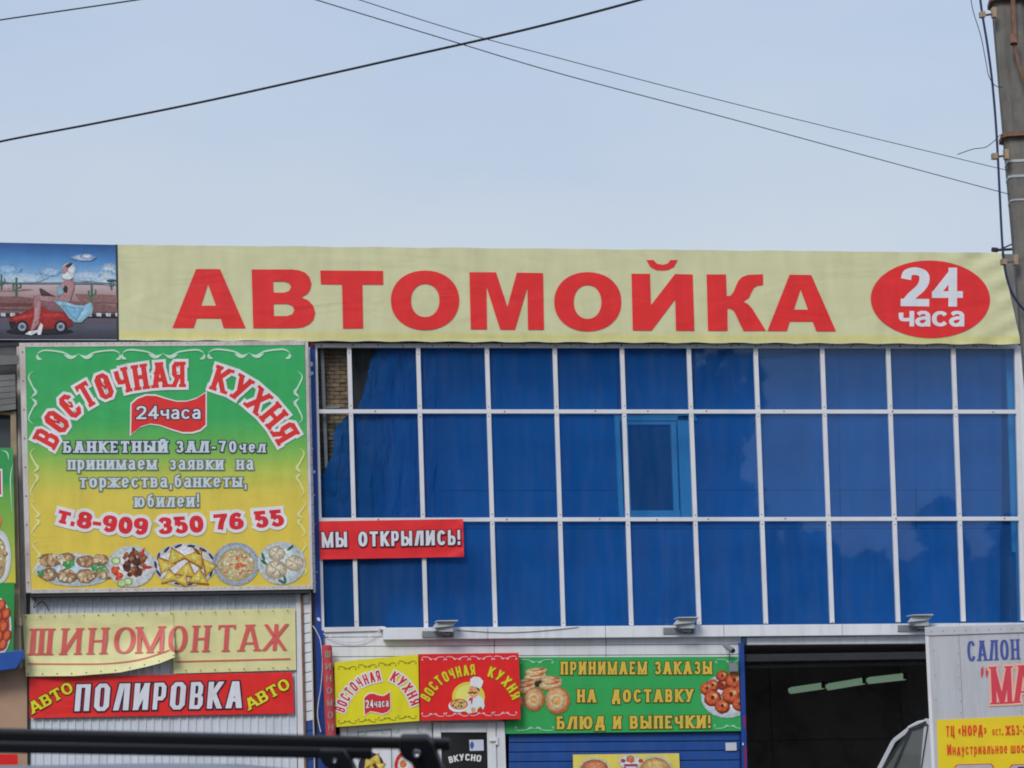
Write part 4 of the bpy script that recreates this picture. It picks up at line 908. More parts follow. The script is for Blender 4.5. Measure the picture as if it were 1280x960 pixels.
pr.done('lettering', root)
ph = [(71, 652), (90, 657), (115, 662), (150, 666), (180, 668), (210, 667), (240, 665.5), (270, 663.5), (300, 661), (330, 659), (355, 657)]
pr.text('т.8-909 350 76 55', ph, 20, [(pc(232, 226, 225), .24), (pc(212, 40, 52), .035)], .29, .17, serif=.08, gap=.16, space=.35); pr.done('phone_number', root)
# dishes
pr.grad = (1.14, .72)
r = random.Random(4)
PL = pc(212, 222, 232)
pr.ellipse(92, 712, 50, 21, PL, 1, rot=2); pr.ellipse(92, 713, 46, 18, pc(190, 205, 220), 1.4, rot=2)
for (x, y, s) in ((62, 701, 13), (82, 699, 12), (108, 702, 12), (126, 700, 11), (60, 718, 12), (84, 720, 13), (108, 720, 13), (130, 717, 12)):
    pr.ellipse(x, y, s, s * .68, pc(150, 112, 76), 2, jit=.12, n=14); blobs(pr, x - .5, y - .5, s * .72, s * .45, 16, [(205, 188, 155), (186, 150, 112), (222, 208, 180), (196, 160, 118), (160, 110, 75)], s * .14, s * .34, 2.5, int(x * 3 + y), .5)
    for k in range(3): pr.line([(x - s * .6 + k * s * .5, y - s * .4), (x - s * .4 + k * s * .5, y), (x - s * .55 + k * s * .5, y + s * .4)], 1.1, pc(160, 110, 75), 3, taper=True)
blobs(pr, 86, 702, 6, 7, 12, [(60, 150, 80), (85, 170, 95)], 1.5, 3, 4, 11); blobs(pr, 124, 711, 8, 6, 14, [(60, 150, 80), (85, 170, 95)], 1.6, 3.2, 4, 12); blobs(pr, 50, 716, 4, 4, 6, [(60, 140, 80)], 1.5, 2.6, 4, 13)
pr.done('food_print', root, VINYL_FOOD); pr.ellipse(164, 708, 30, 26, PL, 3.2); pr.ellipse(164, 708, 26, 22, pc(222, 226, 232), 3.6)
for (x, y) in ((145, 701), (152, 729), (160, 727)): pr.ellipse(x, y, 6, 5, pc(140, 180, 100), 4); pr.ellipse(x, y, 4.4, 3.6, pc(200, 215, 160), 4.4)
blobs(pr, 147, 716, 5, 7, 7, [(225, 90, 45), (215, 60, 40)], 3, 5, 5, 14)
blobs(pr, 168, 704, 15, 17, 60, [(120, 65, 40), (90, 45, 32), (150, 90, 55), (165, 110, 75), (70, 35, 28)], 2, 4.6, 5.5, 15, .5)
pr.poly([(177, 688), (181, 684), (180, 694), (177, 696)], pc(200, 50, 50), 7); pr.ellipse(184, 709, 6, 2, pc(190, 45, 45), 7)
pr.done('food_print', root, VINYL_FOOD); pr.ellipse(231, 706, 40, 27, pc(225, 230, 236), 3.8)
for k in range(14):
    a = k * 6.283 / 14; pr.ellipse(231 + 36.5 * math.cos(a), 706 + 24 * math.sin(a), 5.5, 1.8, pc(45, 50, 90), 4.3, rot=math.degrees(a) + 80, n=8)
for w_ in ((206, 708, 13, 200), (218, 695, 14, -25), (245, 696, 15, 30), (262, 708, 12, 80), (233, 712, 14, 10), (212, 720, 12, -10), (248, 721, 14, 5), (228, 724, 11, 30)): wedge(*w_, pr, 5)
pr.poly([(240, 684), (246, 686), (252, 694), (247, 693)], pc(130, 60, 30), 8)
for k in range(46): pr.ellipse(r.uniform(204, 262), r.uniform(692, 722), .5, .5, pc(150, 90, 50), 9, n=5)
pr.done('food_print', root, VINYL_FOOD); pr.ellipse(295, 705, 29, 27, pc(176, 186, 200), 4.6)
for k in range(40):
    a = k * 6.283 / 40; pr.ellipse(295 + 26.6 * math.cos(a), 705 + 24.6 * math.sin(a), 1.0, .8, pc(120, 130, 150), 5, n=5)
pr.ellipse(295, 706, 23.5, 21, pc(196, 176, 130), 5.2, jit=.03)
blobs(pr, 295, 706, 21, 18, 90, [(215, 205, 170), (190, 165, 115), (225, 220, 195), (170, 150, 100)], 1, 2.6, 5.4, 16, .4)
for k in range(15):
    a = r.uniform(0, 6.28); d = r.uniform(3, 18); x, y = 295 + d * math.cos(a), 705 + d * .85 * math.sin(a); w = r.uniform(-1.2, 1.2)
    pr.line([(x - 3 * math.cos(w), y - 3 * math.sin(w)), (x + 3 * math.cos(w), y + 3 * math.sin(w))], 1.7, pc(222, 95, 60), 7.6, False)
pr.done('food_print', root, VINYL_FOOD); pr.ellipse(352, 704, 30, 27, PL, 5.0); pr.ellipse(352, 704, 27, 24, pc(205, 218, 234), 5.3)
for (x, y, s) in ((346, 692, 11), (368, 704, 12), (345, 712, 14)): dumpling(pr, x, y, s, 6, r)
for (x, y, w) in ((363, 685, -40), (329, 696, 70), (330, 703, 40), (356, 724, 80), (352, 727, 30)): pr.ellipse(x, y, 5.5, 1.8, pc(50, 105, 75), 7.6, rot=w, n=8, jit=.15)
pr.done('food_print', root, VINYL_FOOD)

# ------------------------------------------------------------------ torn tyre service banner
ty = -.14
root = thing('tyre_service_banner', at(200, 842, ty), 'faded yellow tyre service banner with pink serif letters, its left half curling up', 'banner')
cy_ = pc(216, 210, 152); LR = pc(208, 92, 88)
TP = YP(ty)
rt = [(214, 763.5), (369, 760.5), (370.3, 837.5), (217, 842)]
sheet(TP, rt, 8, 20, cy_, 0, lambda u, v: .006 * noise.noise(Vector((u * 4, v * 3, 3)))).build('right_half', VINYL_SLACK, root, smooth=True)
m = MB(); nc, nr = 44, 18
def lowpx(x):
    K = [(28, 845.6), (94, 844.9), (150, 840.6), (185, 833), (200, 829), (218.5, 821.5)]
    for a, b in zip(K, K[1:]):
        if x <= b[0]: return a[1] + (b[1] - a[1]) * (x - a[0]) / (b[0] - a[0])
    return 821.5
def curl(u, v): return .012 + (.22 * max(0, (u * .55 + v - .8)) ** 1.5) + .014 * noise.noise(Vector((u * 5 - v * 2, v * 3, 6))) + .035 * max(0, v - .45) * math.sin((u * 8 - v * 7)) + .05 * max(0, v - .45) ** 1
for j in range(nr + 1):
    for i in range(nc + 1):
        u, v = i / nc, j / nr; xt = 28 + (216.6 - 28) * u; xb = 32.5 + (218.5 - 32.5) * u; yt_ = 768 + (764.6 - 768) * u; y = yt_ + (lowpx(xb) - yt_) * v
        p = at(xt + (xb - xt) * v, y, ty - curl(u, v)); m.v.append(p); m.c.append(cy_)
for j in range(nr):
    for i in range(nc): a = j * (nc + 1) + i; m.f.append((a, a + nc + 1, a + nc + 2, a + 1))
m.build('loose_left_half', VINYL_SLACK, root, smooth=True, label='left half curling forward and up at its lower right corner')
ikt = [(LR, 0)]
pr = Print(YP(ty - .04))
class Curl:                                            # print that follows the curling half
    n = Vector((0, -1, 0))
    def __call__(s, px, py, off=0.0):
        u = (px - 30) / 188; yt_ = 768 - 3.4 * u; v = (py - yt_) / (lowpx(px) - yt_); return at(px, py, ty - curl(min(max(u, 0), 1), min(max(v, 0), 1)) - .012 - off)
pl_ = Print(Curl())
W1 = [(38, 818.8), (82, 818.3)]
pl_.text('Ш', [(36.5, 818.8), (64, 818.5)], 33, ikt, .19, .07, serif=.08, shear=.10)
pl_.text('И', [(76, 818.3), (100, 818)], 33, ikt, .17, .07, serif=.08, shear=.10)
pl_.text('Н', [(110, 817.8), (132, 817.4)], 33, ikt, .17, .07, serif=.08, shear=.10)
pl_.text('О', [(141, 817), (168, 816.6)], 33, ikt, .18, .07, shear=.10)
pl_.text('М', [(171, 816.6), (204, 815.6)], 33, ikt, .15, .07, serif=.08, shear=.06)
pl_.clip = [(-100, 700), (217, 700), (219, 900), (-100, 900)]; pl_.text('О', [(209, 815.6), (234, 815)], 33, ikt, .18, .07, shear=.10); pl_.clip = None
pl_.line([(34, 829.5), (90, 829.8), (130, 829.4), (165, 826), (190, 820), (212, 812.5)], 1.3, LR, 3)
pl_.done('lettering', root, VINYL_SLACK)
pr2 = Print(YP(ty - .012), clip=[(218.6, 760), (372, 757), (372, 840), (218.6, 845)])
pr2.text('О', [(209, 815.6), (233, 815)], 33, ikt, .18, .07, shear=.10)
pr2.text('Н', [(240, 815), (260, 814.6)], 33, ikt, .17, .07, serif=.08, shear=.10)
pr2.text('Т', [(271, 814.4), (293, 814)], 33, ikt, .17, .07, serif=.07, shear=.08)
pr2.text('А', [(299, 814), (324, 813.4)], 33, ikt, .16, .07, serif=.08, shear=.06)
pr2.text('Ж', [(328, 813.4), (358, 812.8)], 33, ikt, .15, .07, serif=.05, shear=.10)
pr2.line([(218.8, 827), (363, 823.4)], 1.5, LR, 3, False)
pr2.done('lettering', root, VINYL_SLACK)
m = MB()
for k in range(19):
    x = 32 + k * 18.2; p = at(x, 771 - (x - 32) * .023, ty - .03); m.tube([p, p + Vector((0, -.004, 0))], .009, 6)
    if x > 215: p = at(x, 838.6 - (x - 218) * .028, ty - .02)
    else: p = at(x + 3, lowpx(x + 3) - 3, ty - curl((x - 30) / 188, .95) - .006)
    m.tube([p, p + Vector((0, -.004, 0))], .009, 6)
m.build('eyelet', M['dark'], root, kind='stuff')

# ------------------------------------------------------------------ polishing banner
py_ = -.15
root = thing('polishing_banner', at(200, 894, py_), 'red banner with big slanted white letters and yellow words at both ends', 'banner')
q4 = [(36.4, 847), (365.5, 840.2), (367.8, 891.8), (37.4, 897.6)]
sheet(YP(py_), q4, 8, 40, pc(226, 42, 40), 0, lambda u, v: .006 * noise.noise(Vector((u * 8, v * 2, 8)))).build('banner_sheet', VINYL_SLACK, root, smooth=True)
pr = Print(YP(py_ - .01), clip=q4)
pr.text('ПОЛИРОВКА', [(93, 889), (302, 885)], 33.5, [(pc(40, 25, 50), .05), (pc(212, 212, 220), 0)], .27, .13, ang=True, shear=.10, gap=.17)
yk = [(pc(60, 40, 20), .06), (pc(235, 205, 40), 0)]
pr.text('АВТО', [(41, 892.5), (93, 864)], 14.5, yk, .26, .17, serif=.09, gap=.14)
pr.text('АВТО', [(311.5, 888), (364, 859.5)], 14.5, yk, .26, .17, serif=.09, gap=.14)
pr.done('lettering', root, VINYL_SLACK)

# ------------------------------------------------------------------ "we have opened" banner on the glazing
oy = -.075
root = thing('opening_banner', at(490, 698, oy), 'small red banner with white capitals hung across the lower left panes', 'banner')
q4 = [(398.9, 651.6), (578.8, 648.8), (580, 696), (400.2, 699.3)]
def bagw(u, v): return .008 * noise.noise(Vector((u * 7, v * 2, 3))) + (.012 * math.sin((u + v * .6) * 30) * max(0, u - .85) * 5)
sheet(YP(oy), q4, 10, 50, pc(222, 44, 48), 0, bagw).build('banner_sheet', VINYL_SLACK, root, smooth=True)
pr = Print(YP(oy - .016), clip=q4)
ik = [(pc(70, 30, 50), .06), (pc(210, 212, 222), 0)]
pr.text('МЫ', [(402.4, 684.6), (434, 683.7)], 19.2, ik, .23, .17, gap=.16); pr.done('lettering', root, VINYL_SLACK); pr.text('ОТКРЫЛИСЬ!', [(448, 683.2), (575, 681)], 18.6, ik, .23, .17, gap=.16)
pr.done('lettering', root, VINYL_SLACK)

# ------------------------------------------------------------------ restaurant light boxes over the door
def case(root, q, Y, dep, face, side, nm='sign_case'):
    slab(YP(Y), q, dep, 0).build(nm, side, root)
    return sheet(YP(Y), q, 6, 12, face, .006, lambda u, v: .003 * noise.noise(Vector((u * 4, v * 3, 1)))).build('banner_face', VINYL, root, smooth=True)
M['redside'] = surf('red_vinyl_side', (.45, .03, .03), .5, .1); M['yelside'] = surf('yellow_vinyl_side', (.62, .5, .03), .5, .1)
yy_ = -.18
root = thing('restaurant_sign', at(470, 905, yy_), 'yellow restaurant sign box with arched red letters and a small red flag', 'sign', 'restaurant sign boxes above the door')
q4 = [(418, 827.8), (522.8, 818), (524.4, 901), (419.6, 908.8)]
case(root, q4, yy_, .12, pc(232, 208, 38), M['yelside'])
pr = Print(YP(yy_ - .012), clip=q4)
mid = [(OUTW, .13), (pc(206, 40, 46), 0)]
pr.text('ВОСТОЧНАЯ', [(430.5, 891), (435.5, 878), (444, 866), (455, 857.5), (466, 853.5), (476.8, 850.8)], 13.4, mid, .2, .16, ang=True, gap=.16); pr.done('lettering', root)
pr.text('КУХНЯ', [(486.8, 850.5), (496, 855.5), (504, 863.5), (509.5, 872), (514, 883)], 13.4, mid, .2, .16, ang=True, gap=.16); pr.done('lettering', root)
fl2 = [(455.5, 872), (461, 867.4), (467, 867), (474, 869.5), (480, 870), (487.5, 865), (488, 886), (484, 890), (478, 892), (470, 890), (463, 889), (456, 893.5)]
pr.poly([(472 + (x - 472) * 1.05, 879 + (y - 879) * 1.12) for x, y in fl2], OUTW, 1); pr.poly(fl2, pc(206, 40, 46), 2)
pr.text('24часа', [(457.5, 885.2), (486, 883.2)], 10, [(pc(90, 20, 30), .06), (pc(232, 232, 238), 0)], .2, .15, gap=.12); pr.done('flag_lettering', root)
DG = pc(125, 125, 45)
for k in range(4): x = 423 + k * 25; scroll(pr, x, x + 22, 833.5 - k * 2.3, 2.6, DG, .8, 1); scroll(pr, x, x + 22, 903.6 - k * 2.0, 2.6, DG, .8, -1)
pr.done('ornament', root, kind='stuff')
root = thing('restaurant_sign', at(587, 900, -.22), 'red restaurant sign box with yellow arched letters above a chef holding a pizza', 'sign', 'restaurant sign boxes above the door')
q4 = [(524.2, 817.6), (648.2, 816), (650.6, 898.8), (525.8, 901)]
case(root, q4, -.22, .16, pc(222, 36, 36), M['redside'])
pr = Print(YP(-.232), clip=q4)
yl = [(pc(150, 90, 20), .05), (pc(228, 200, 40), 0)]
pr.text('ВОСТОЧНАЯ', [(536.2, 877.5), (543.5, 866), (552.5, 856), (565, 849.3), (579, 845.2), (594.2, 843.3)], 13.2, yl, .22, .17, ang=True, gap=.18); pr.done('lettering', root)
pr.text('КУХНЯ', [(609, 845.5), (619.5, 849), (628, 856), (635.5, 865), (640.5, 875)], 13.2, yl, .22, .17, ang=True, gap=.2); pr.done('lettering', root)
for k in range(4): x = 527.5 + k * 30; scroll(pr, x, x + 28, 821.6 - k * .3, 3, pc(235, 185, 190), .9, 1); scroll(pr, x, x + 28, 895 - k * .5, 3, pc(235, 185, 190), .9, -1)
pr.done('ornament', root, kind='stuff')
E5 = lambda x, y: (535 + x / 10.667, 830 + y / 10.667)
Q5 = lambda *p: [E5(p[i], p[i + 1]) for i in range(0, len(p), 2)]
pr.ellipse(*E5(540, 440), 20.5, 19, pc(214, 196, 70), 2); pr.ellipse(*E5(520, 430), 14, 14, pc(224, 214, 110), 2.4)
pr.poly(Q5(505, 470, 560, 430, 680, 420, 740, 470, 755, 560, 735, 610, 700, 560, 660, 580, 655, 640, 560, 655, 510, 640, 520, 560), pc(206, 214, 226), 3)
pr.poly(Q5(550, 310, 600, 290, 685, 330, 680, 390, 640, 445, 590, 455, 550, 420, 560, 380, 545, 370), pc(222, 160, 105), 4)
pr.poly(Q5(560, 290, 565, 200, 610, 168, 690, 175, 738, 230, 720, 290, 690, 335, 620, 300), pc(222, 226, 236), 5)
pr.poly(Q5(630, 300, 685, 330, 690, 370, 660, 340), pc(40, 30, 30), 5); pr.line(Q5(535, 375, 560, 390, 590, 375, 620, 388, 650, 372), 1.6, pc(45, 28, 25), 6)
pr.ellipse(*E5(575, 300), .5, .5, pc(30, 25, 25), 6, n=6); pr.ellipse(*E5(600, 305), .5, .5, pc(30, 25, 25), 6, n=6); pr.ellipse(*E5(575, 345), 1.5, 1.6, pc(205, 130, 90), 6)
pr.poly(Q5(550, 450, 600, 450, 590, 520, 575, 540, 570, 480, 540, 500), pc(200, 40, 45), 6); pr.ellipse(*E5(605, 610), 3, 3, pc(215, 150, 100), 6, jit=.1)
pr.ellipse(*E5(405, 560), 12.4, 7.8, pc(225, 225, 232), 6); pr.ellipse(*E5(415, 535), 11, 6.8, pc(190, 95, 60), 6.5); pr.ellipse(*E5(415, 535), 9.2, 5.4, pc(215, 175, 110), 7)
blobs(pr, E5(415, 535)[0], E5(415, 535)[1], 8, 4.6, 26, [(190, 60, 45), (90, 110, 60), (230, 220, 190), (60, 45, 35)], .6, 1.4, 7.4, 21)
pr.done('chef_print', root)
# red plastic tube with vertical letters
root = thing('vertical_tube_sign', at(408, 920, -.2), 'narrow faded red round post sign with vertical grey letters beside the yellow sign box', 'sign')
m = MB(); a = at(408.6, 806.5, -.2); b = at(417, 1000, -.2); m.tube([a + Vector((0, 0, .0)), a - Vector((0, 0, .02)), b], [.05, .067, .067], 20); m.build('red_tube', M['redpole'], root, smooth=False)
pr = Print(YP(-.272))
for k, ch in enumerate('ШИНОМОНТАЖ'):
    y = 822 + k * 15.2; x = 409.4 + (y - 815) * .042; pr.text(ch, [(x - 3.3, y), (x + 3.3, y)], 8.6, [(pc(150, 130, 125), 0)], .2, .15)
pr.done('lettering', root, VINYL_TAUT)

# ------------------------------------------------------------------ green delivery banner
vy = -.06
root = thing('delivery_banner', at(786, 915, vy), 'green banner with ochre capitals between pastries and a plate of buns', 'banner')
q4 = [(632, 821.6), (923.2, 820.8), (926.3, 913.6), (632, 917.2)]
sheet(YP(vy), q4, 10, 40, pc(52, 158, 82), 0, lambda u, v: .003 * noise.noise(Vector((u * 6, v * 3, 12)))).build('banner_sheet', VINYL, root, smooth=True)
pr = Print(YP(vy - .008), clip=[(632, 821.8), (923, 821), (926, 913.5), (632, 917)])
oc = [(pc(70, 60, 30), .055), (pc(208, 176, 68), 0)]
kw = dict(wV=.25, wH=.18, serif=.03, gap=.2)
pr.text('ПРИНИМАЕМ', [(701, 843.2), (808.5, 843)], 16.2, oc, **kw); pr.done('lettering', root); pr.text('ЗАКАЗЫ', [(818.5, 843), (890, 842.8)], 16.2, oc, **kw)
pr.done('lettering', root); pr.text('НА', [(721.5, 878), (745, 878)], 16.2, oc, **kw); pr.done('lettering', root); pr.text('ДОСТАВКУ', [(765, 878), (866.5, 877.5)], 16.2, oc, **kw)
pr.done('lettering', root); pr.text('БЛЮД', [(696, 911.6), (756, 911.3)], 16.2, oc, **kw); pr.done('lettering', root); pr.text('И', [(766.5, 911.2), (776.5, 911.2)], 16.2, oc, **kw); pr.done('lettering', root); pr.text('ВЫПЕЧКИ!', [(787.5, 911), (888, 910.2)], 16.2, oc, **kw)
pr.done('lettering', root)
LG = pc(150, 200, 165)
scroll(pr, 650, 691, 825, 3.2, LG, 1.2, 1); scroll(pr, 895, 935, 824.6, 3.2, LG, 1.2, 1); scroll(pr, 644, 692, 912.6, 3.2, LG, 1.2, -1); scroll(pr, 893, 932, 910, 3.2, LG, 1.2, -1)
pr.done('ornament', root, kind='stuff')
pr.grad = (1.12, .74)
def bun(x, y, rx, ry, rot=0, L0=2):
    pr.ellipse(x, y, rx, ry, pc(196, 118, 70), L0, rot, jit=.03); pr.ellipse(x - rx * .08, y - ry * .08, rx * .86, ry * .84, pc(222, 165, 115), L0 + .3, rot, jit=.04)
    pr.ellipse(x - rx * .12, y, rx * .62, ry * .6, pc(228, 196, 150), L0 + .6, rot, jit=.05); pr.ellipse(x - rx * .1, y + ry * .02, rx * .36, ry * .34, pc(212, 160, 95), L0 + .9, rot, jit=.06)
def loaf(x, y, rx, ry, rot):
    pr.ellipse(x, y + ry * .35, rx, ry, pc(205, 145, 95), 2, rot, jit=.02); pr.ellipse(x, y, rx, ry * .85, pc(228, 190, 145), 2.3, rot, jit=.02); pr.ellipse(x + rx * .15, y - ry * .35, rx * .7, ry * .45, pc(190, 105, 60), 2.6, rot, jit=.05); pr.ellipse(x - rx * .1, y - ry * .4, rx * .5, ry * .3, pc(225, 180, 130), 2.9, rot, jit=.05)
pr.ellipse(671, 853, 6, 5, pc(60, 45, 35), 1.6)
loaf(652, 859, 17, 6, -5); loaf(654, 853, 15, 5, -8); loaf(669, 845, 14, 5, -8); loaf(670, 838.5, 13.5, 4.5, -6); loaf(688, 855, 14, 5.5, -6); loaf(689, 849, 13, 5, 4)
bun(645, 877, 10, 12); bun(668, 874, 12.5, 15, 10, 4); bun(697, 875.5, 15.5, 17, 0, 5)
pr.done('food_print', root, VINYL_FOOD)
pr.ellipse(909, 870, 33, 27.5, pc(200, 212, 228), 1.2); pr.ellipse(911, 868, 29, 24, pc(225, 232, 240), 1.5)
r = random.Random(9)
for (x, y, s) in ((884, 861, 7.5), (891, 857, 7), (903, 845, 6.5), (918, 851, 9.5), (903, 856, 6), (891, 873, 9), (914, 869, 10), (903, 883, 8), (925, 880, 8), (926, 862, 6)):
    s *= 1.22; pr.ellipse(x, y, s, s * .92, pc(140, 45, 28), 2 + y * .01, jit=.05); pr.ellipse(x - s * .1, y - s * .12, s * .82, s * .74, pc(204, 96, 55), 2.5 + y * .01, jit=.07); pr.ellipse(x + s * .2, y - s * .25, s * .35, s * .28, pc(232, 165, 115), 2.9 + y * .01, jit=.1)
    pr.ellipse(x, y - s * .1, s * .2, s * .25, pc(90, 30, 20), 3.0 + y * .01, jit=.1)
    for k in range(4): a = k * 1.57 + r.random(); pr.line([(x, y), (x + s * .4 * math.cos(a), y + s * .4 * math.sin(a)), (x + s * .8 * math.cos(a + .5), y + s * .75 * math.sin(a + .5))], .7, pc(150, 50, 30), 3.1 + y * .01, taper=True)
pr.done('food_print', root, VINYL_FOOD)
# yellow pastry poster on the shutter
root = thing('pastry_poster', at(783, 1000, -.03), 'yellow poster with pastries at the bottom, on the blue shutter under the delivery banner', 'poster')
q4 = [(716, 943.2), (848.8, 941.6), (852, 1008), (718, 1010)]
sheet(YP(-.03), q4, 4, 12, pc(218, 200, 92), 0, lambda u, v: .003 * noise.noise(Vector((u * 6, v * 2, 4)))).build('poster_sheet', VINYL, root, smooth=True)
pr = Print(YP(-.038), clip=q4); pr.grad = (1.15, .75)
for (x, y, rx, ry, c1, c2) in ((743, 962, 20, 15, (232, 215, 190), (196, 112, 70)), (819, 962, 22, 18, (236, 226, 190), (196, 150, 90))):
    pr.ellipse(x, y, rx, ry, pc(*c1), 1); pr.ellipse(x, y, rx * .88, ry * .85, pc(*c2), 2); pr.ellipse(x, y - ry * .3, rx * .6, ry * .35, pc(*[min(255, k + 30) for k in c2]), 3); pr.ellipse(x, y + ry * .2, rx * .5, ry * .2, pc(80, 50, 40), 4)
pr.ellipse(787, 952, 14, 9, pc(235, 230, 210), 1); pr.ellipse(788, 949, 5, 4.5, pc(205, 120, 75), 2, jit=.1)
for x in (779, 801): pr.ellipse(x, 951, 3, 2.4, pc(185, 60, 75), 2)
pr.poly([(780, 955), (797, 955), (795, 972), (782, 972)], pc(170, 60, 110), 2)
pr.poly([(782, 958), (796, 958), (795, 968), (783, 968)], pc(235, 235, 240), 3)
pr.done('food_print', root, VINYL_FOOD)
# ------------------------------------------------------------------ left annex with corrugated cladding
xa0, xa1 = at(33, 850, 0).x, at(399, 850, 0).x
A = thing('tyre_service_annex', (xa0, 0, GZ), 'low annex clad in white corrugated sheet below the green restaurant billboard', 'building')
def corr(x0, x1, z0, z1, Y, nm='corrugated_sheet'):
    m = MB(); pitch = .099; x = x0; pts = []
    while x < x1:
        pts += [(x, 0), (x + .060, 0), (x + .070, .016), (x + .089, .016)]; x += pitch
    pts = [(min(p[0], x1), p[1]) for p in pts] + [(x1, 0)]
    for i in range(len(pts) - 1):
        if pts[i + 1][0] - pts[i][0] < 1e-4 : continue
        (ax, ad), (bx, bd) = pts[i], pts[i + 1]; m.add([(ax, Y - ad, z0), (bx, Y - bd, z0), (bx, Y - bd, z1), (ax, Y - ad, z1)], [(0, 1, 2, 3)])
    return m.build(nm, M['corr'], A)
zt_ = at(200, 735, -.08).z; xm = at(216.5, 800, -.08).x; xe = at(371, 850, -.08).x
corr(xa0 + .04, xm, GZ, zt_, -.08); corr(xm + .004, xe, GZ, zt_, -.083)
m = MB()
for k in range(36):
    for zy in (750, 925): p = at(45 + k * 9.2, zy, -.1); m.tube([p, p + Vector((0, -.004, 0))], .006, 5)
m.build('screw', M['rust'], A, kind='stuff')
slab(YP(-.1), [(33.2, 742), (37, 742), (38.6, 1090), (35, 1090)], .06).build('corner_trim', M['dark'], A)
slab(YP(-.12), [(370, 742), (377, 742), (385, 1090), (374.2, 1090)], .05).build('corner_trim', M['frame'], A)
slab(YP(-.125), [(375.6, 742), (378.4, 742), (386.2, 1090), (383, 1090)], .05).build('corner_trim', M['rust'], A)
for k in range(29):                                    # narrow side strip of lapped boards
    y = 742 + k * 12.2; xl = 378.6 + (y - 742) * .0235; xr = 387.4 + (y - 742) * .024
    if y < 889: slab(YP(-.09), [(xl, y + 2), (xr, y), (xr + .2, y + 11.4), (xl + .2, y + 13.2)], .03, .004).build('lap_board', M['siding'], A, bevel=.003)
    else: slab(YP(-.09), [(xl, y + 2), (xr, y), (xr + .2, y + 11.4), (xl + .2, y + 13.2)], .03, .004).build('lap_board', M['shutter'], A, bevel=.003)
for k in range(25):
    y = 434 + k * 12.3; xl = 384.5 + (y - 434) * .0238; slab(YP(-.09), [(xl, y), (xl + 3, y), (xl + 3.2, y + 11.6), (xl + .2, y + 11.6)], .03, .004).build('lap_board', M['siding'], A)
slab(YP(-.085), [(384, 425), (387.2, 425), (400, 1090), (392, 1090)], .03, -.03).build('strip_backing', M['dark'], A)
slab(YP(-.1), [(387.2, 741), (388.6, 741), (397, 1090), (395.6, 1090)], .04, .02).build('edge_trim', M['woodwhite'], A)
m = MB(); m.box((xa0, -.04, GZ), (xa1 - .06, .3, at(200, 428, 0).z)); m.build('annex_wall', M['slate'], A)
m = MB(); m.box((xa0 - 2.4, .05, at(100, 427, 0).z), (xa1, 5, at(100, 424, 0).z)); m.build('annex_roof', M['slate'], A)
# a dangling old cable and white wires on the blue post
w = MB(); w.tube([at(x, y, -.15) for x, y in dense([(42, 744), (44, 752), (42, 760), (46, 757), (52, 752), (58, 757), (61, 764)])], .006, 5); w.build('loose_cable', M['insul'], A)
wc = MB(); wc.tube([at(x, y, -.12) for x, y in dense([(391, 782), (396, 790), (401, 803), (403, 830), (401, 860), (398, 878), (397, 895), (401, 915)])], .006, 5); tag(wc.build('loose_wire', M['frame']), 'thin white wire hanging loose down the lower blue corner post', 'wire')
wc = MB(); wc.tube([at(x, y, -.06) for x, y in dense([(404, 792), (418, 799), (436, 803), (452, 801), (466, 794), (476, 788)])], .006, 5); wc.build('sagging_wire', M['frame'], B)
wc = MB(); wc.tube([at(x, y, -.14) for x, y in dense([(570, 787.5), (620, 790.5), (655, 790), (690, 787.5), (723, 784)])], .005, 5); wc.build('sagging_wire', M['grey'], B)
slab(YP(-.08), [(473.5, 783.2), (482, 783.2), (482, 787), (473.5, 787)], .05).build('bracket_clip', M['frame'], B, bevel=.004)

# ------------------------------------------------------------------ kiosk at the far left
kx = at(-40, 800, -.3).x
K = thing('wooden_kiosk', (at(15, 900, -.3).x, -.3, GZ), 'shabby kiosk of tan board and timber posts at the left edge of the picture', 'kiosk')
KP = YP(-.3)
slab(KP, [(-60, 835), (34.2, 833), (37, 1090), (-60, 1090)], .05, -.2).build('front_board', M['ply'], K)
slab(KP, [(13, 515), (20, 514), (27, 835), (16, 837)], .07, .02).build('timber_post', M['wood'], K, bevel=.006)
slab(KP, [(20.6, 430), (25, 430), (35, 833), (27.2, 833)], .06, -.23).build('timber_post', M['woodwhite'], K, bevel=.004)
slab(KP, [(19, 773), (27, 772), (27.5, 782), (19.5, 783)], .05, .03).build('cross_block', M['wood'], K, bevel=.004)
slab(KP, [(-60, 822), (29, 812), (29, 822), (20, 836), (-60, 846)], .22, .17).build('counter_shelf', M['film_shelf'], K, bevel=.01)
slab(KP, [(-60, 500), (13, 515), (14, 565), (-60, 565)], .02, -.2).build('dark_window', surf('kiosk_window', (.06, .07, .075), .15, .1, 2, bump=0), K)
slab(KP, [(-60, 508), (13, 515.5), (13.4, 519), (-60, 513)], .04, .01).build('timber_rail', M['wood'], K)
for k, (c, mt) in enumerate((([(-60, 472), (19, 468), (20, 512), (-60, 522)], 'slate'), ([(-60, 445), (22, 444), (22, 455), (-60, 460)], 'slate'), ([(-60, 430), (24, 428), (24, 432), (-60, 436)], 'dark'))):
    if k == 0:
        for j in range(6):
            t0, t1 = j / 6, (j + .93) / 6; a_, b_ = bilin(c, 0, t0), bilin(c, 1, t0); c_, d_ = bilin(c, 1, t1), bilin(c, 0, t1)
            slab(KP, [a_, b_, c_, d_], .03, .03 + .012 * j).build('roof_sheet', M['slate'], K, bevel=.004)
    else: slab(KP, c, .05, .0).build('eaves_board', M[mt], K)
slab(KP, [(-60, 428), (24, 427), (26, 840), (-60, 840)], .04, -.26).build('kiosk_wall', M['soot'], K)
m = MB(); m.box((kx - 1.5, .0, GZ), (xa0 - .02, 2.6, at(0, 432, -.3).z)); m.build('kiosk_body', M['dark'], K)
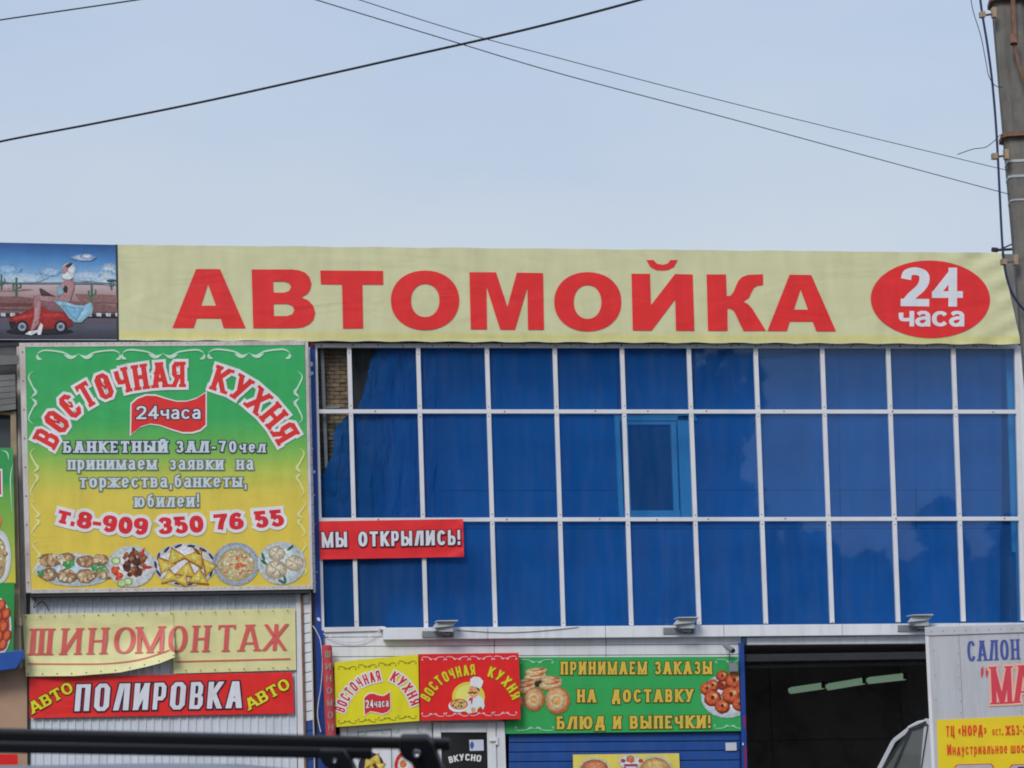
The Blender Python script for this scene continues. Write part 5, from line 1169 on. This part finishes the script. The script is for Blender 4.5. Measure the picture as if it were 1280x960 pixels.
root = thing('kiosk_menu_sign', at(5, 835, -.36), 'cropped green and yellow menu sign with food pictures on the kiosk at the left edge', 'sign')
q4 = [(-60, 558), (16, 560), (19.5, 729), (-60, 735)]
def kcol(u, v): return pc(*[(1 - v) * a + v * b for a, b in zip((40, 150, 70), (205, 190, 70))]) if v > .25 else pc(48, 150, 78)
sheet(YP(-.42), q4, 16, 4, kcol).build('banner_face', VINYL, root)
pr = Print(YP(-.428), clip=q4)
pr.poly([(-30, 588), (3, 586), (3.6, 621), (-30, 624)], OUTW, 1); pr.poly([(-30, 590), (1, 588.5), (1.6, 618), (-30, 621)], pc(190, 40, 65), 2)
pr.ellipse(-6, 651, 8, 10, pc(215, 120, 70), 2); pr.line([(16, 580), (13, 600), (15, 640)], 1.4, OC, 2, taper=True); pr.line([(2, 563), (9, 566), (11, 575)], 1.6, OC, 2, taper=True)
pr.grad = (1.12, .75); pr.ellipse(0, 696, 14, 33, pc(210, 218, 226), 2); pr.ellipse(-3, 698, 11, 28, pc(176, 150, 110), 3, jit=.05); blobs(pr, -2, 698, 9, 24, 26, [(200, 170, 120), (150, 110, 80), (225, 205, 170)], 1.5, 3.5, 4, 31)
pr.done('print', root)
q5 = [(-60, 731), (18, 728), (16.5, 830), (-60, 836)]
sheet(YP(-.46), q5, 4, 2, pc(40, 140, 66)).build('banner_face', VINYL, root)
pr = Print(YP(-.468), clip=q5)
pr.grad = (1.12, .75); pr.ellipse(-4, 784, 18.5, 38, pc(212, 216, 226), 1); pr.ellipse(-4, 782, 16, 34, pc(180, 80, 50), 2); 
for (x, y) in ((2, 757), (8, 768), (-2, 772), (5, 784), (9, 795), (-1, 796), (4, 806)): pr.ellipse(x, y, 5, 8, pc(150, 50, 30), 3, rot=20, jit=.06); pr.ellipse(x - .6, y - 1, 3.6, 6, pc(206, 96, 55), 4, rot=20, jit=.06)
pr.done('print', root)
slab(YP(-.38), [(-50, 942), (22, 943), (22.4, 956), (-50, 956)], .01).build('red_board', surf('red_board_paint', (.75, .012, .010), .45, .06), K)

# ------------------------------------------------------------------ box truck
TR_ang = R_(24)
o_ = at(1163, 900, -5.5); s_ = Vector((math.cos(TR_ang), -math.sin(TR_ang), 0)); n_ = Vector((-math.sin(TR_ang), -math.cos(TR_ang), 0))   # side direction, outward normal
TPn = Plane(o_, n_)
root = thing('box_truck', Vector((o_.x, o_.y, GZ)), 'white box truck with salon lettering and a yellow advertisement panel at the right edge', 'truck')
L_, D_ = 3.3, 1.9
ztop = TPn(1163, 785).z; zb = GZ + .75
c0 = Vector((o_.x, o_.y, 0))
def tb(a, b, z0, z1, d0, d1):     # block along the side: a..b along, d0..d1 inward
    f = lambda u, d, z: c0 + s_ * u - n_ * d + Vector((0, 0, z))
    m = MB(); m.add([f(a, d0, z0), f(b, d0, z0), f(b, d1, z0), f(a, d1, z0), f(a, d0, z1), f(b, d0, z1), f(b, d1, z1), f(a, d1, z1)], [(0, 3, 2, 1), (4, 5, 6, 7), (0, 1, 5, 4), (1, 2, 6, 5), (2, 3, 7, 6), (3, 0, 4, 7)]); return m
e_ = (TPn(1199, 800) - c0).dot(s_); e2_ = (TPn(1273, 800) - c0).dot(s_)
seams = [0.0, e_, e2_, 2.1, L_]
for a_, b_ in zip(seams, seams[1:]): tb(a_ + .0015, b_ - .0015, zb, ztop, 0, .04).build('side_panel', M['boxwhite'], root)
tb(.0, L_, zb, ztop - .01, .045, D_).build('box_core', M['boxwhite'], root)
rl = tb(-.012, L_, ztop - .085, ztop + .012, -.018, .03).build('top_rail', M['boxwhite'], root, bevel=.005)
tb(-.012, .028, zb, ztop - .09, -.010, .05).build('corner_rail', M['frame'], root, bevel=.004)
m = MB()
for k in range(26): p = c0 + s_ * (.06 + k * .125) + n_ * .018 + Vector((0, 0, ztop - .04)); m.tube([p, p + n_ * .004], .008, 6)
for u in (e_ - .02, e2_ - .02):
    for k in range(12): p = c0 + s_ * u + Vector((0, 0, ztop - .16 - k * .13)); m.tube([p, p + n_ * .004], .007, 6)
for k in range(6): p = c0 + s_ * .07 + Vector((0, 0, ztop - .25 - k * .27)); m.tube([p, p + n_ * .004], .008, 6)
m.build('rivet', M['grey'], root, kind='stuff')
tb(.0, L_, GZ + .55, GZ + .74, .3, 1.6).build('chassis', M['dark'], root)
# cab, to the right and outside the frame
def tq(u, d, z): return c0 + s_ * u - n_ * d + Vector((0, 0, z))
prof = [(3.36, .45), (5.15, .45), (5.2, .95), (4.95, 1.15), (4.45, 2.0), (4.2, 2.08), (3.36, 2.08)]
m = MB(); m.prism([tq(u, .1, GZ + z) for u, z in prof], -n_ * 1.7); m.build('cab', M['carwhite'], root, bevel=.05)
m = MB(); m.prism([tq(u, .095, GZ + z) for u, z in [(3.55, 1.2), (4.65, 1.2), (4.3, 1.9), (3.55, 1.9)]], -n_ * 1.71); m.build('cab_window', M['carglass'], root)
for u in (.9, 4.3):
    for d in (.12, 1.55):
        w_ = thing('x', (0, 0, 0), None, None); bpy.data.objects.remove(w_)
        m = MB(); m.tube([tq(u, d, GZ + .36), tq(u, d + .22, GZ + .36)], .36, 20); wh = m.build('wheel', M['rubber'], root, bevel=.02)
        m = MB(); m.tube([tq(u, d - .005, GZ + .36), tq(u, d + .1, GZ + .36)], .19, 16); m.build('rim', M['grey'], wh)
pn = Plane(o_ + n_ * .004, n_)
yq = [(1170.8, 900), (1340, 892), (1345, 1010), (1174.5, 1012)]
slab(Plane(o_, n_), yq, .004, .006).build('advert_panel', surf('yellow_advert', pc(225, 190, 20), .4, .05), root)
pr = Print(Plane(o_ + n_ * .008, n_))
BL = [(pc(60, 78, 150), 0)]
pr.text('САЛОН', [(1209.5, 826.3), (1274.5, 823.8)], 25, BL, .14, .07, serif=.07, gap=.12)
rd = [(pc(222, 170, 150), .05), (pc(200, 58, 75), 0)]
pr.poly([(1226, 836), (1229, 832.5), (1229.5, 840), (1227.5, 847.5), (1226, 844)], rd[1][0], 3); pr.poly([(1232, 836), (1235, 832.5), (1235.5, 840), (1233.5, 847.5), (1232, 844)], rd[1][0], 3)
pr.text('М', [(1240, 880.5), (1265.5, 879.5)], 47, rd, .15, .05, serif=.04); pr.text('А', [(1267.5, 879), (1293, 878)], 47, rd, .15, .05, serif=.04)
pr.done('lettering', root, VINYL_TAUT)
pr = Print(Plane(o_ + n_ * .014, n_))
rr_ = [(pc(212, 62, 22), 0)]
pr.text('ТЦ', [(1182.8, 920.6), (1193.2, 920.2)], 13.2, rr_, .2, .15, gap=.14); pr.text('«НОРД»', [(1198, 920), (1233, 919)], 13.2, rr_, .2, .15, gap=.12)
pr.text('ост.', [(1240.5, 919.2), (1253.5, 918.8)], 8 / XH, rr_, .18, .14, gap=.14); pr.text('ЖБЗ-2', [(1257, 919), (1283, 918)], 12, rr_, .2, .15, gap=.12)
pr.text('Индустриальное', [(1184, 943.6), (1259, 941.4)], 13, rr_, .19, .14, gap=.12); pr.text('шоссе', [(1263.5, 941.4), (1292, 940.6)], 13, rr_, .19, .14, gap=.12)
pr.done('lettering', root, VINYL_TAUT)
for x0, x1 in ((1193, 1242), (1262, 1312)):
    q_ = [(x0 + 3, 955.5), (x1 - 3, 954.3), (x1, 957.5), (x1 + 1, 1000), (x0 + 1, 1001), (x0, 958.5)]; pr.poly(q_, pc(190, 40, 50), 1); pr.poly([((x - (x0 + x1) / 2) * .95 + (x0 + x1) / 2, (y - 978) * .955 + 978) for x, y in q_], pc(170, 165, 170), 2)
pr.done('picture_frame', root, VINYL_TAUT); pr.poly([(1272, 958.5), (1300, 957.5), (1300, 985), (1274, 985)], pc(60, 40, 70), 3)
pr.done('advert_print', root, VINYL_TAUT)

# ------------------------------------------------------------------ white off-road car behind the truck, side on, nose to the left
CY = -3.2; CARP = YP(CY)
c_l = CARP(1097, 960)
root = thing('parked_car', Vector((c_l.x + 1.5, CY, GZ)), 'white boxy car partly hidden behind the truck, in front of the open bay', 'car')
R0 = CARP(1150, 898).z
def X(px, py): p = CARP(px, py); return (p.x, p.z)
pts = {'a': X(1095.5, 964), 'b': X(1118, 926), 'c': X(1134, 908.5), 'd': X(1146, 901.5), 'e': X(1164, 897.5)}
ax, az = pts['a']; x_r = ax + 2.6; zr = pts['e'][1]
body = [(ax - 1.25, GZ + .35), (ax - 1.27, GZ + .8), (ax - 1.15, az - .14), (ax - .05, az - .04), pts['a'], pts['b'], pts['c'], pts['d'], pts['e'], (x_r - .5, zr + .005), (x_r - .2, zr - .08), (x_r + .12, az - .02), (x_r + .2, GZ + .8), (x_r + .18, GZ + .35)]
low = [(ax - 1.25, GZ + .35), (ax - 1.27, GZ + .8), (ax - 1.15, az - .14), (ax - .05, az - .04), (x_r + .12, az - .04), (x_r + .2, GZ + .8), (x_r + .18, GZ + .35)]
def prism3(poly, y0, y1): m = MB(); m.prism([(x, y0, z) for x, z in poly], (0, y1 - y0, 0)); return m
prism3(low, CY, CY + 1.62).build('body', M['carwhite'], root, bevel=.04)
m = MB()                                               # roof shell above the windows
top = [pts['d'], pts['e'], (x_r - .5, zr + .005), (x_r - .2, zr - .08)]
f = [(pts['c'][0], pts['c'][1]), (pts['d'][0], pts['d'][1]), pts['e'], (x_r - .5, zr + .005), (x_r - .2, zr - .08), (x_r - .22, zr - .13), (x_r - .5, zr - .06), (pts['e'][0], pts['e'][1] - .055), (pts['d'][0] + .02, pts['d'][1] - .05), (pts['c'][0] + .04, pts['c'][1] - .045)]
prism3(f, CY + .06, CY + 1.56).build('roof', M['carwhite'], root, bevel=.01)
def bar_(p, q, w, nm, mat, y=CY + .05, dep=.06):
    a = Vector((p[0], 0, p[1])); b = Vector((q[0], 0, q[1])); t = (b - a).normalized(); nn = Vector((-t.z, 0, t.x)) * w / 2
    m = MB(); m.prism([Vector((v.x, y, v.z)) for v in (a - nn, b - nn, b + nn, a + nn)], (0, dep, 0)); return m.build(nm, mat, root, bevel=.006)
for yy in (CY + .05, CY + 1.51):
    bar_((ax + .01, az - .05), pts['b'], .05, 'pillar', M['carwhite'], yy); bar_(pts['b'], (pts['c'][0] + .03, pts['c'][1] - .02), .05, 'pillar', M['carwhite'], yy)
    bar_(X(1163, 899), X(1158, 965), .16, 'pillar', M['carwhite'], yy); bar_((x_r - .22, zr - .1), (x_r + .08, az - .04), .1, 'pillar', M['carwhite'], yy)
    bar_(X(1136, 912), X(1157, 902.5), .03, 'drip_rail', M['dark'], yy - .012, .02)
bar_(X(1116, 967), X(1138, 913), .028, 'vent_divider', M['dark'], CY + .04, .03)
bar_(X(1104, 962), X(1137, 912), .018, 'door_seal', M['dark'], CY + .035, .02); bar_(X(1137, 912), X(1159, 905.5), .018, 'door_seal', M['dark'], CY + .035, .02); bar_(X(1159, 906), X(1150.5, 965), .016, 'door_seal', M['dark'], CY + .035, .02)
m = MB(); m.prism([(x, CY + .07, z) for x, z in (X(1104, 964), X(1137, 913), X(1158, 907), X(1151, 964))], (0, .006, 0)); m.build('side_window', M['carglass'], root)
m = MB(); m.prism([(x, CY + .07, z) for x, z in ((x_r - 1.15, az), (x_r - 1.2, zr - .1), (x_r - .35, zr - .12), (x_r - .15, az))], (0, .006, 0)); m.build('side_window', M['carglass'], root)
m = MB(); a = Vector((ax + .0, CY + .12, az - .04)); b = Vector((pts['c'][0], CY + .12, pts['c'][1] - .03)); m.add([a, a + Vector((0, 1.38, 0)), b + Vector((0, 1.38, 0)), b], [(0, 1, 2, 3)]); m.build('windscreen', M['carglass'], root)
for u in (ax + .55, ax + 1.6): prism3([(u, GZ + .5), (u + .5, GZ + .5), (u + .42, az + .32), (u + .28, az + .38), (u + .1, az - .1)], CY + .35, CY + 1.3).build('seat', M['dark'], root, bevel=.04)
for u in (ax - .65, ax + 1.95):
    for yy in (CY - .01, CY + 1.44):
        m = MB(); m.tube([(u, yy, GZ + .34), (u, yy + .19, GZ + .34)], .34, 20); wh = m.build('wheel', M['rubber'], root, bevel=.02)
        m = MB(); m.tube([(u, yy - .005, GZ + .34), (u, yy + .1, GZ + .34)], .19, 14); m.build('rim', M['grey'], wh)
for yy in (CY + .25, CY + 1.35): m = MB(); m.tube([(ax - 1.3, yy, GZ + .72), (ax - 1.22, yy, GZ + .72)], .085, 14); m.build('headlight', M['frame'], root)

piv = CARP(1140, 930); bpy.context.view_layer.update()
for ch in root.children: ch.location = Vector((root.location.x - piv.x, 0, 0))
root.location.x = piv.x; root.rotation_euler.z = R_(-17)

# ------------------------------------------------------------------ utility pole at the right
PY = -9.0; PP_ = YP(PY)
root = thing('utility_pole', Vector((PP_(1310, 900).x, PY, GZ)), 'leaning weathered concrete utility pole with metal bands at the right edge', 'pole')
def ledge(y): return 1241.8 + (1279 - 1241.8) * (y / 430)
tpx = (ledge(-120) - 3, -120); bpx = (ledge(1300) , 1300)
def pole_ring(y): a = PP_(ledge(y), y); w = .30 + .00003 * max(0, y); return a, w
m = MB(); ys = [-160, 0, 165, 330, 500, 700, 900, 1100, 1300]; vs = []
for y in ys:
    a, w = pole_ring(y); ang = R_(-14); u = Vector((math.cos(ang), math.sin(ang), 0)) * w; v = Vector((-math.sin(ang), math.cos(ang), 0)) * w * .9
    ch = .14
    ring_ = [a + u * ch, a + u * (1 - ch), a + u + v * ch, a + u + v * (1 - ch), a + u * (1 - ch) + v, a + u * ch + v, a + v * (1 - ch), a + v * ch]
    vs += ring_
fs = []
for i in range(len(ys) - 1):
    for k in range(8): fs.append((i * 8 + k, i * 8 + (k + 1) % 8, (i + 1) * 8 + (k + 1) % 8, (i + 1) * 8 + k))
fs += [tuple(range(8)), tuple(range(len(vs) - 1, len(vs) - 9, -1))]
zmin = GZ - .2
m.add([Vector((p.x, p.y, max(p.z, zmin))) for p in vs], fs); m.build('shaft', M['concrete'], root)
slab(YP(PY - .1), [(1263, -20), (1268, -20), (1271, 45), (1266, 45)], .03, 0).build('rusty_strap', M['rust'], root)
def band(y, h, mat, out=.012, nm='band'):
    a, w = pole_ring(y); b, _ = pole_ring(y + h); ang = R_(-14); m = MB(); vs = []
    for c in (a, b):
        u = Vector((math.cos(ang), math.sin(ang), 0)) * (w + 2 * out); v = Vector((-math.sin(ang), math.cos(ang), 0)) * (w * .9 + 2 * out); q = c - Vector((out, out, 0)); ch = .13
        vs += [q + u * ch, q + u * (1 - ch), q + u + v * ch, q + u + v * (1 - ch), q + u * (1 - ch) + v, q + u * ch + v, q + v * (1 - ch), q + v * ch]
    m.add(vs, [(k, (k + 1) % 8, 8 + (k + 1) % 8, 8 + k) for k in range(8)] + [tuple(range(8)), tuple(range(15, 7, -1))]); return m.build(nm, mat, root)
band(-3, 5, M['rust'], .05, 'clamp'); band(167, 5, M['rust'], .05, 'clamp'); band(200, 3, M['lampgrey'], .006); band(219, 3, M['lampgrey'], .006); band(249, 2, M['lampgrey'], .006)
m = MB(); m.tube([PP_(1267, 44, .2), PP_(1267.5, 55, .22)], .04, 8); m.build('insulator', M['rust'], root)
m = MB(); m.tube([PP_(1267.5, 55, .2), PP_(1276, 90, .2), PP_(1290, 130, .2)], .02, 6); m.build('brace_rod', M['rust'], root)
brk = (17, 194, 326)
for y in brk:
    xr = ledge(y); m = MB(); m.tube([PP_(xr + 3, y, .06), PP_(xr - 13, y + 2, .1)], .012, 6); bk = m.build('bracket', M['rust'], root)
    m = MB(); p = PP_(xr - 15.5, y + 1.5, .1); m.box(p - Vector((.025, .03, .028)), p + Vector((.025, .03, .028))); m.build('insulator_block', M['wood'], bk); m = MB(); p = PP_(xr - 1, y - 1, .1); m.box(p - Vector((.02, .03, .05)), p + Vector((.02, .03, .05))); m.build('insulator_block', M['wood'], bk)
# cables
def cable(name, px, Ys, r, mat, lab, cat='wire'):
    q = dense([Vector(p) for p in px], n=8)
    if 'overhead' in name:                             # the span goes on beyond the picture
        a_ = (q[0] - q[3]).normalized(); q = [q[0] + a_ * 2600, q[0] + a_ * 1200] + q
        if 'thick' in name or len(px) == 5: b_ = (q[-1] - q[-4]).normalized(); q = q + [q[-1] + b_ * 1200, q[-1] + b_ * 2600]
    n = len(q); m = MB()
    m.tube([at(p.x, p.y, Ys[0] + (Ys[1] - Ys[0]) * i / (n - 1)) for i, p in enumerate(q)], r, 8); return tag(m.build(name, mat, smooth=True), lab, cat)
cable('pole_cable', [(1222, -30), (1227, 12), (1234, 55), (1240, 100), (1244.5, 150), (1247.5, 200), (1250, 250), (1252, 290), (1254, 318), (1258, 345), (1266, 368), (1278, 385), (1290, 395)], (PY - .12, PY - .1), .0125, M['cable'], 'blue black cable running down beside the concrete pole on brackets', 'cable')
cable('drop_wire', [(1211, -20), (1216, 12), (1226, 45), (1232, 75), (1236, 95), (1244, 107), (1253, 109)], (PY - .2, PY - .1), .004, M['insul'], 'thin slack wire curving in to the upper part of the pole')
cable('tie_wire', [(1197, 193), (1208, 189), (1218, 186), (1232, 184), (1243, 176), (1250, 169), (1254, 170)], (PY - .3, PY - .1), .004, M['insul'], 'short curly wire end joining the overhead wire to the pole clamp')
cable('thick_overhead_cable', [(-90, 199), (0, 177), (120, 154), (250, 128), (400, 95), (520, 68), (640, 41), (740, 16), (830, -9), (900, -32)], (-9, -15), .0105, M['insul'], 'thickest dark overhead cable sagging up across the left half of the sky', 'cable')
cable('overhead_wire', [(330, -22), (396, 0), (560, 50), (700, 92), (900, 145), (1080, 194), (1262, 243)], (-16, PY + .1), .0042, M['insul'], 'lower thin overhead wire reaching the pole from the upper left')
cable('overhead_wire', [(380, -24), (450, 0), (580, 41), (700, 73), (860, 115), (1040, 160), (1259, 213)], (-16, PY + .1), .0036, M['insul'], 'upper thin overhead wire reaching the pole just above its neighbour')
cable('overhead_wire', [(-80, 38), (0, 25), (82, 13), (170, 0), (300, -20)], (-12, -14), .006, M['insul'], 'short piece of wire crossing the top left corner of the sky')
# street lamp arm showing behind the banner's right end
root = thing('roof_antenna', at(1257, 313, .3), 'small dark rod bracket sticking up above the right end of the yellow banner', 'antenna')
m = MB(); m.tube([at(1240, 312, .3), at(1247, 312.5, .3)], .035, 8); m.tube([at(1247, 312.5, .3), at(1275, 311, .3)], .02, 6); m.build('rod', M['dark'], root)
m = MB(); m.tube([at(1252, 311, .3), at(1272, 302, .3)], .012, 6); m.build('stay', M['dark'], root)

# ------------------------------------------------------------------ the car with the roof rack close to the camera
d0 = Vector((M3 @ Vector((0, 0, -1))).to_2d().to_3d()).normalized()
def near(px, py, d):                                  # point straight ahead at distance d
    r_ = ray(px, py); return CAM + r_ * d
root = thing('roof_rack', near(280, 940, 4.2), 'black roof rack crossbars on the parked car close to the camera', 'roof rack')
def bar4(q, d, dep, nm, mt=M['black'], dd=None, par=None, bev=.004):
    pts = [near(x, y, (d if dd is None else d + dd * i)) for i, (x, y) in enumerate(q)]; m = MB(); m.prism(pts, M3 @ Vector((0, 0, -dep))); return m.build(nm, mt, par or root, bevel=bev)
bar4([(-400, 905), (562, 925.5), (563, 938.5), (-400, 919)], 4.0, .035, 'crossbar')
bar4([(-400, 921), (464, 937), (465, 949.5), (-400, 935)], 4.75, .035, 'crossbar')
b1 = bar4([(499, 923.3), (533, 922.8), (541, 931), (553, 962), (575, 1040), (545, 1040), (526, 975), (514, 955), (503, 948), (498, 938)], 3.96, .06, 'foot_bracket')
m = MB(); c_ = near(521, 941.5, 3.95); m.tube([c_, c_ - (M3 @ Vector((0, 0, -.012)))], [.0062, .0045], 12); m.build('bolt', M['steel'], b1, smooth=True)
b2 = bar4([(399, 938), (428, 938), (437, 950), (448, 975), (462, 1035), (440, 1035), (424, 978), (413, 966), (401, 952)], 4.7, .06, 'foot_bracket')
m = MB(); c_ = near(418.5, 950.5, 4.69); m.tube([c_, c_ - (M3 @ Vector((0, 0, -.01)))], [.0040, .003], 12); m.build('bolt', M['steel'], b2, smooth=True)
# the car itself: lofted along the viewing direction
sd = Vector((d0.y, -d0.x, 0)); cc = near(60, 960, 4.4); cc.z = 0
zroof = CAM.z - .0015
root = thing('near_car', Vector((cc.x, cc.y, GZ)), 'silver blue car whose roof edge shows along the bottom left under the roof rack', 'car')
def csec(s, hw, zt, cr=.05): return [cc + d0 * s + sd * (hw * math.copysign(1, k) * abs(k) ** .9) + Vector((0, 0, zt - cr * abs(k) ** 3)) for k in [-1, -.8, -.5, -.2, 0, .2, .5, .8, 1]]
def loft(secs, nm, mt, base=None):
    m = MB(); n = len(secs[0])
    for s in secs: m.v += s; m.c += [(1, 1, 1)] * n
    for j in range(len(secs) - 1):
        for i in range(n - 1): a = j * n + i; m.f.append((a, a + 1, a + n + 1, a + n))
    return m.build(nm, mt, root, smooth=True)
off_ = .012
loft([csec(s, hw, zroof + dz, .045) for s, hw, dz in ((-1.0, .50, -.10), (-.8, .54, -.045), (-.5, .56, -.006), (0, .58, 0), (.5, .57, -.001), (.9, .55, -.04), (1.15, .52, -.09))], 'roof', M['silver'])
def blk(s0, s1, hw0, hw1, z0, z1, nm, mt, bev=.06):
    m = MB(); f = lambda s, h, z: cc + d0 * s + sd * h + Vector((0, 0, z))
    m.add([f(s0, -hw0, z0), f(s1, -hw0, z0), f(s1, hw0, z0), f(s0, hw0, z0), f(s0, -hw1, z1), f(s1, -hw1, z1), f(s1, hw1, z1), f(s0, hw1, z1)], [(0, 3, 2, 1), (4, 5, 6, 7), (0, 1, 5, 4), (1, 2, 6, 5), (2, 3, 7, 6), (3, 0, 4, 7)]); return m.build(nm, mt, root, bevel=bev)
blk(-1.8, 2.6, .78, .80, GZ + .25, GZ + .88, 'body', M['silver'])
m = MB(); f = lambda s, h, z: cc + d0 * s + sd * h + Vector((0, 0, z)); zt2 = zroof - .055
lo = [(-1.5, -.76), (1.75, -.76), (1.75, .76), (-1.5, .76)]; up = [(-1.0, -.55), (1.1, -.55), (1.1, .55), (-1.0, .55)]
m.add([f(a, b, GZ + .88) for a, b in lo] + [f(a, b, zt2 - .05) for a, b in up], [(0, 1, 5, 4), (1, 2, 6, 5), (2, 3, 7, 6), (3, 0, 4, 7)]); m.build('windows', surf('dark_car_glass', (.02, .025, .025), .08, .1, 1, bump=0, spec=.6), root)
for s in (-1.1, 1.75):
    for h in (-.8, .62): m = MB(); m.tube([f(s, h, GZ + .31), f(s, h + .18, GZ + .31)], .31, 18); wh = m.build('wheel', M['rubber'], root); m = MB(); m.tube([f(s, h - .01, GZ + .31), f(s, h + .19, GZ + .31)], .18, 14); m.build('rim', M['grey'], wh)
for h in (-.6, .6): blk(-1.83, -1.79, 0, 0, 0, 0, 'x', M['rust'], 0) if False else None

# ------------------------------------------------------------------ trees across the road, seen only mirrored in the panes
def refl(px, py, Y): p = at(px, py, 0); d = p - CAM; d = Vector((d.x, -d.y, d.z)); return p + d * ((Y - p.y) / d.y)
def tree(px, pytop, Y, wpx, lab, seed, nleaf=3600):
    r = random.Random(seed); top = refl(px, pytop, Y); k = (refl(px + 1, 600, Y) - refl(px, 600, Y)).length; rad = wpx * k / 2; H = top.z - GZ
    root = thing('leafy_tree', Vector((top.x, Y, GZ)), lab, 'tree', 'trees across the road behind the viewer')
    m = MB(); bx = Vector((top.x, Y, GZ)); m.tube([bx, bx + Vector((.1, 0, H * .3)), bx + Vector((-.1, .1, H * .62))], [.32, .24, .12], 9)
    for i in range(7):
        a = r.uniform(0, 6.28); z0 = H * r.uniform(.25, .5); e = Vector((math.cos(a) * rad * .6, math.sin(a) * rad * .6, H * r.uniform(.12, .3))); s = bx + Vector((0, 0, z0)); m.tube([s, s + e * .5 + Vector((0, 0, .3)), s + e], [.1, .07, .03], 6)
    m.build('trunk', M['bark'], root)
    m = MB(); cl = []
    for i in range(40):
        a = r.uniform(0, 6.28); h = r.random(); w = math.sin(math.pi * min(max(h * .8 + .15, 0), 1)) ** .5; d = r.random() ** .6 * rad * w * .8
        cl.append((Vector((math.cos(a) * d, math.sin(a) * d, H * (.2 + .74 * h))), rad * r.uniform(.28, .5)))
    for i in range(nleaf):
        c, s = cl[i % 40]; v = Vector((r.gauss(0, 1), r.gauss(0, 1), r.gauss(0, 1))).normalized() * s * r.uniform(.6, 1.05); p = bx + c + v; q = .46
        a = Vector((r.uniform(-1, 1), r.uniform(-1, 1), r.uniform(-1, 1))).normalized() * q; b = a.cross(Vector((r.uniform(-1, 1), r.uniform(-1, 1), r.uniform(-1, 1)))).normalized() * q * .8
        m.add([p - a - b, p + a - b * .6, p + a * .8 + b, p - a * .7 + b], [(0, 1, 2, 3)])
    m.build('crown', M['foliage'], root)
tl = ((300, 300, 260), (410, 290, 250), (520, 300, 250), (630, 290, 250), (740, 300, 250), (835, 320, 215), (340, 520, 200), (460, 520, 200), (575, 520, 200), (690, 520, 200), (800, 520, 180), (895, 600, 150), (1000, 688, 190), (1085, 708, 150), (1150, 716, 130), (1172, 618, 62), (1225, 690, 110), (1300, 640, 150))
side = ['leftmost', 'second from the left', 'third from the left', 'fourth from the left', 'fifth from the left', 'sixth from the left', 'low, below the first two', 'low, below the second and third', 'low, below the third and fourth', 'low, below the fourth and fifth', 'low, below the sixth', 'seventh from the left', 'eighth from the left', 'ninth from the left', 'tenth from the left', 'eleventh from the left, slim', 'twelfth from the left', 'rightmost']
for i, (px, pt, w) in enumerate(tl): tree(px, pt, -68 - (i % 3) * 2.5, w, 'leafy tree mirrored in the panes, %s of the row' % side[i], 40 + i)
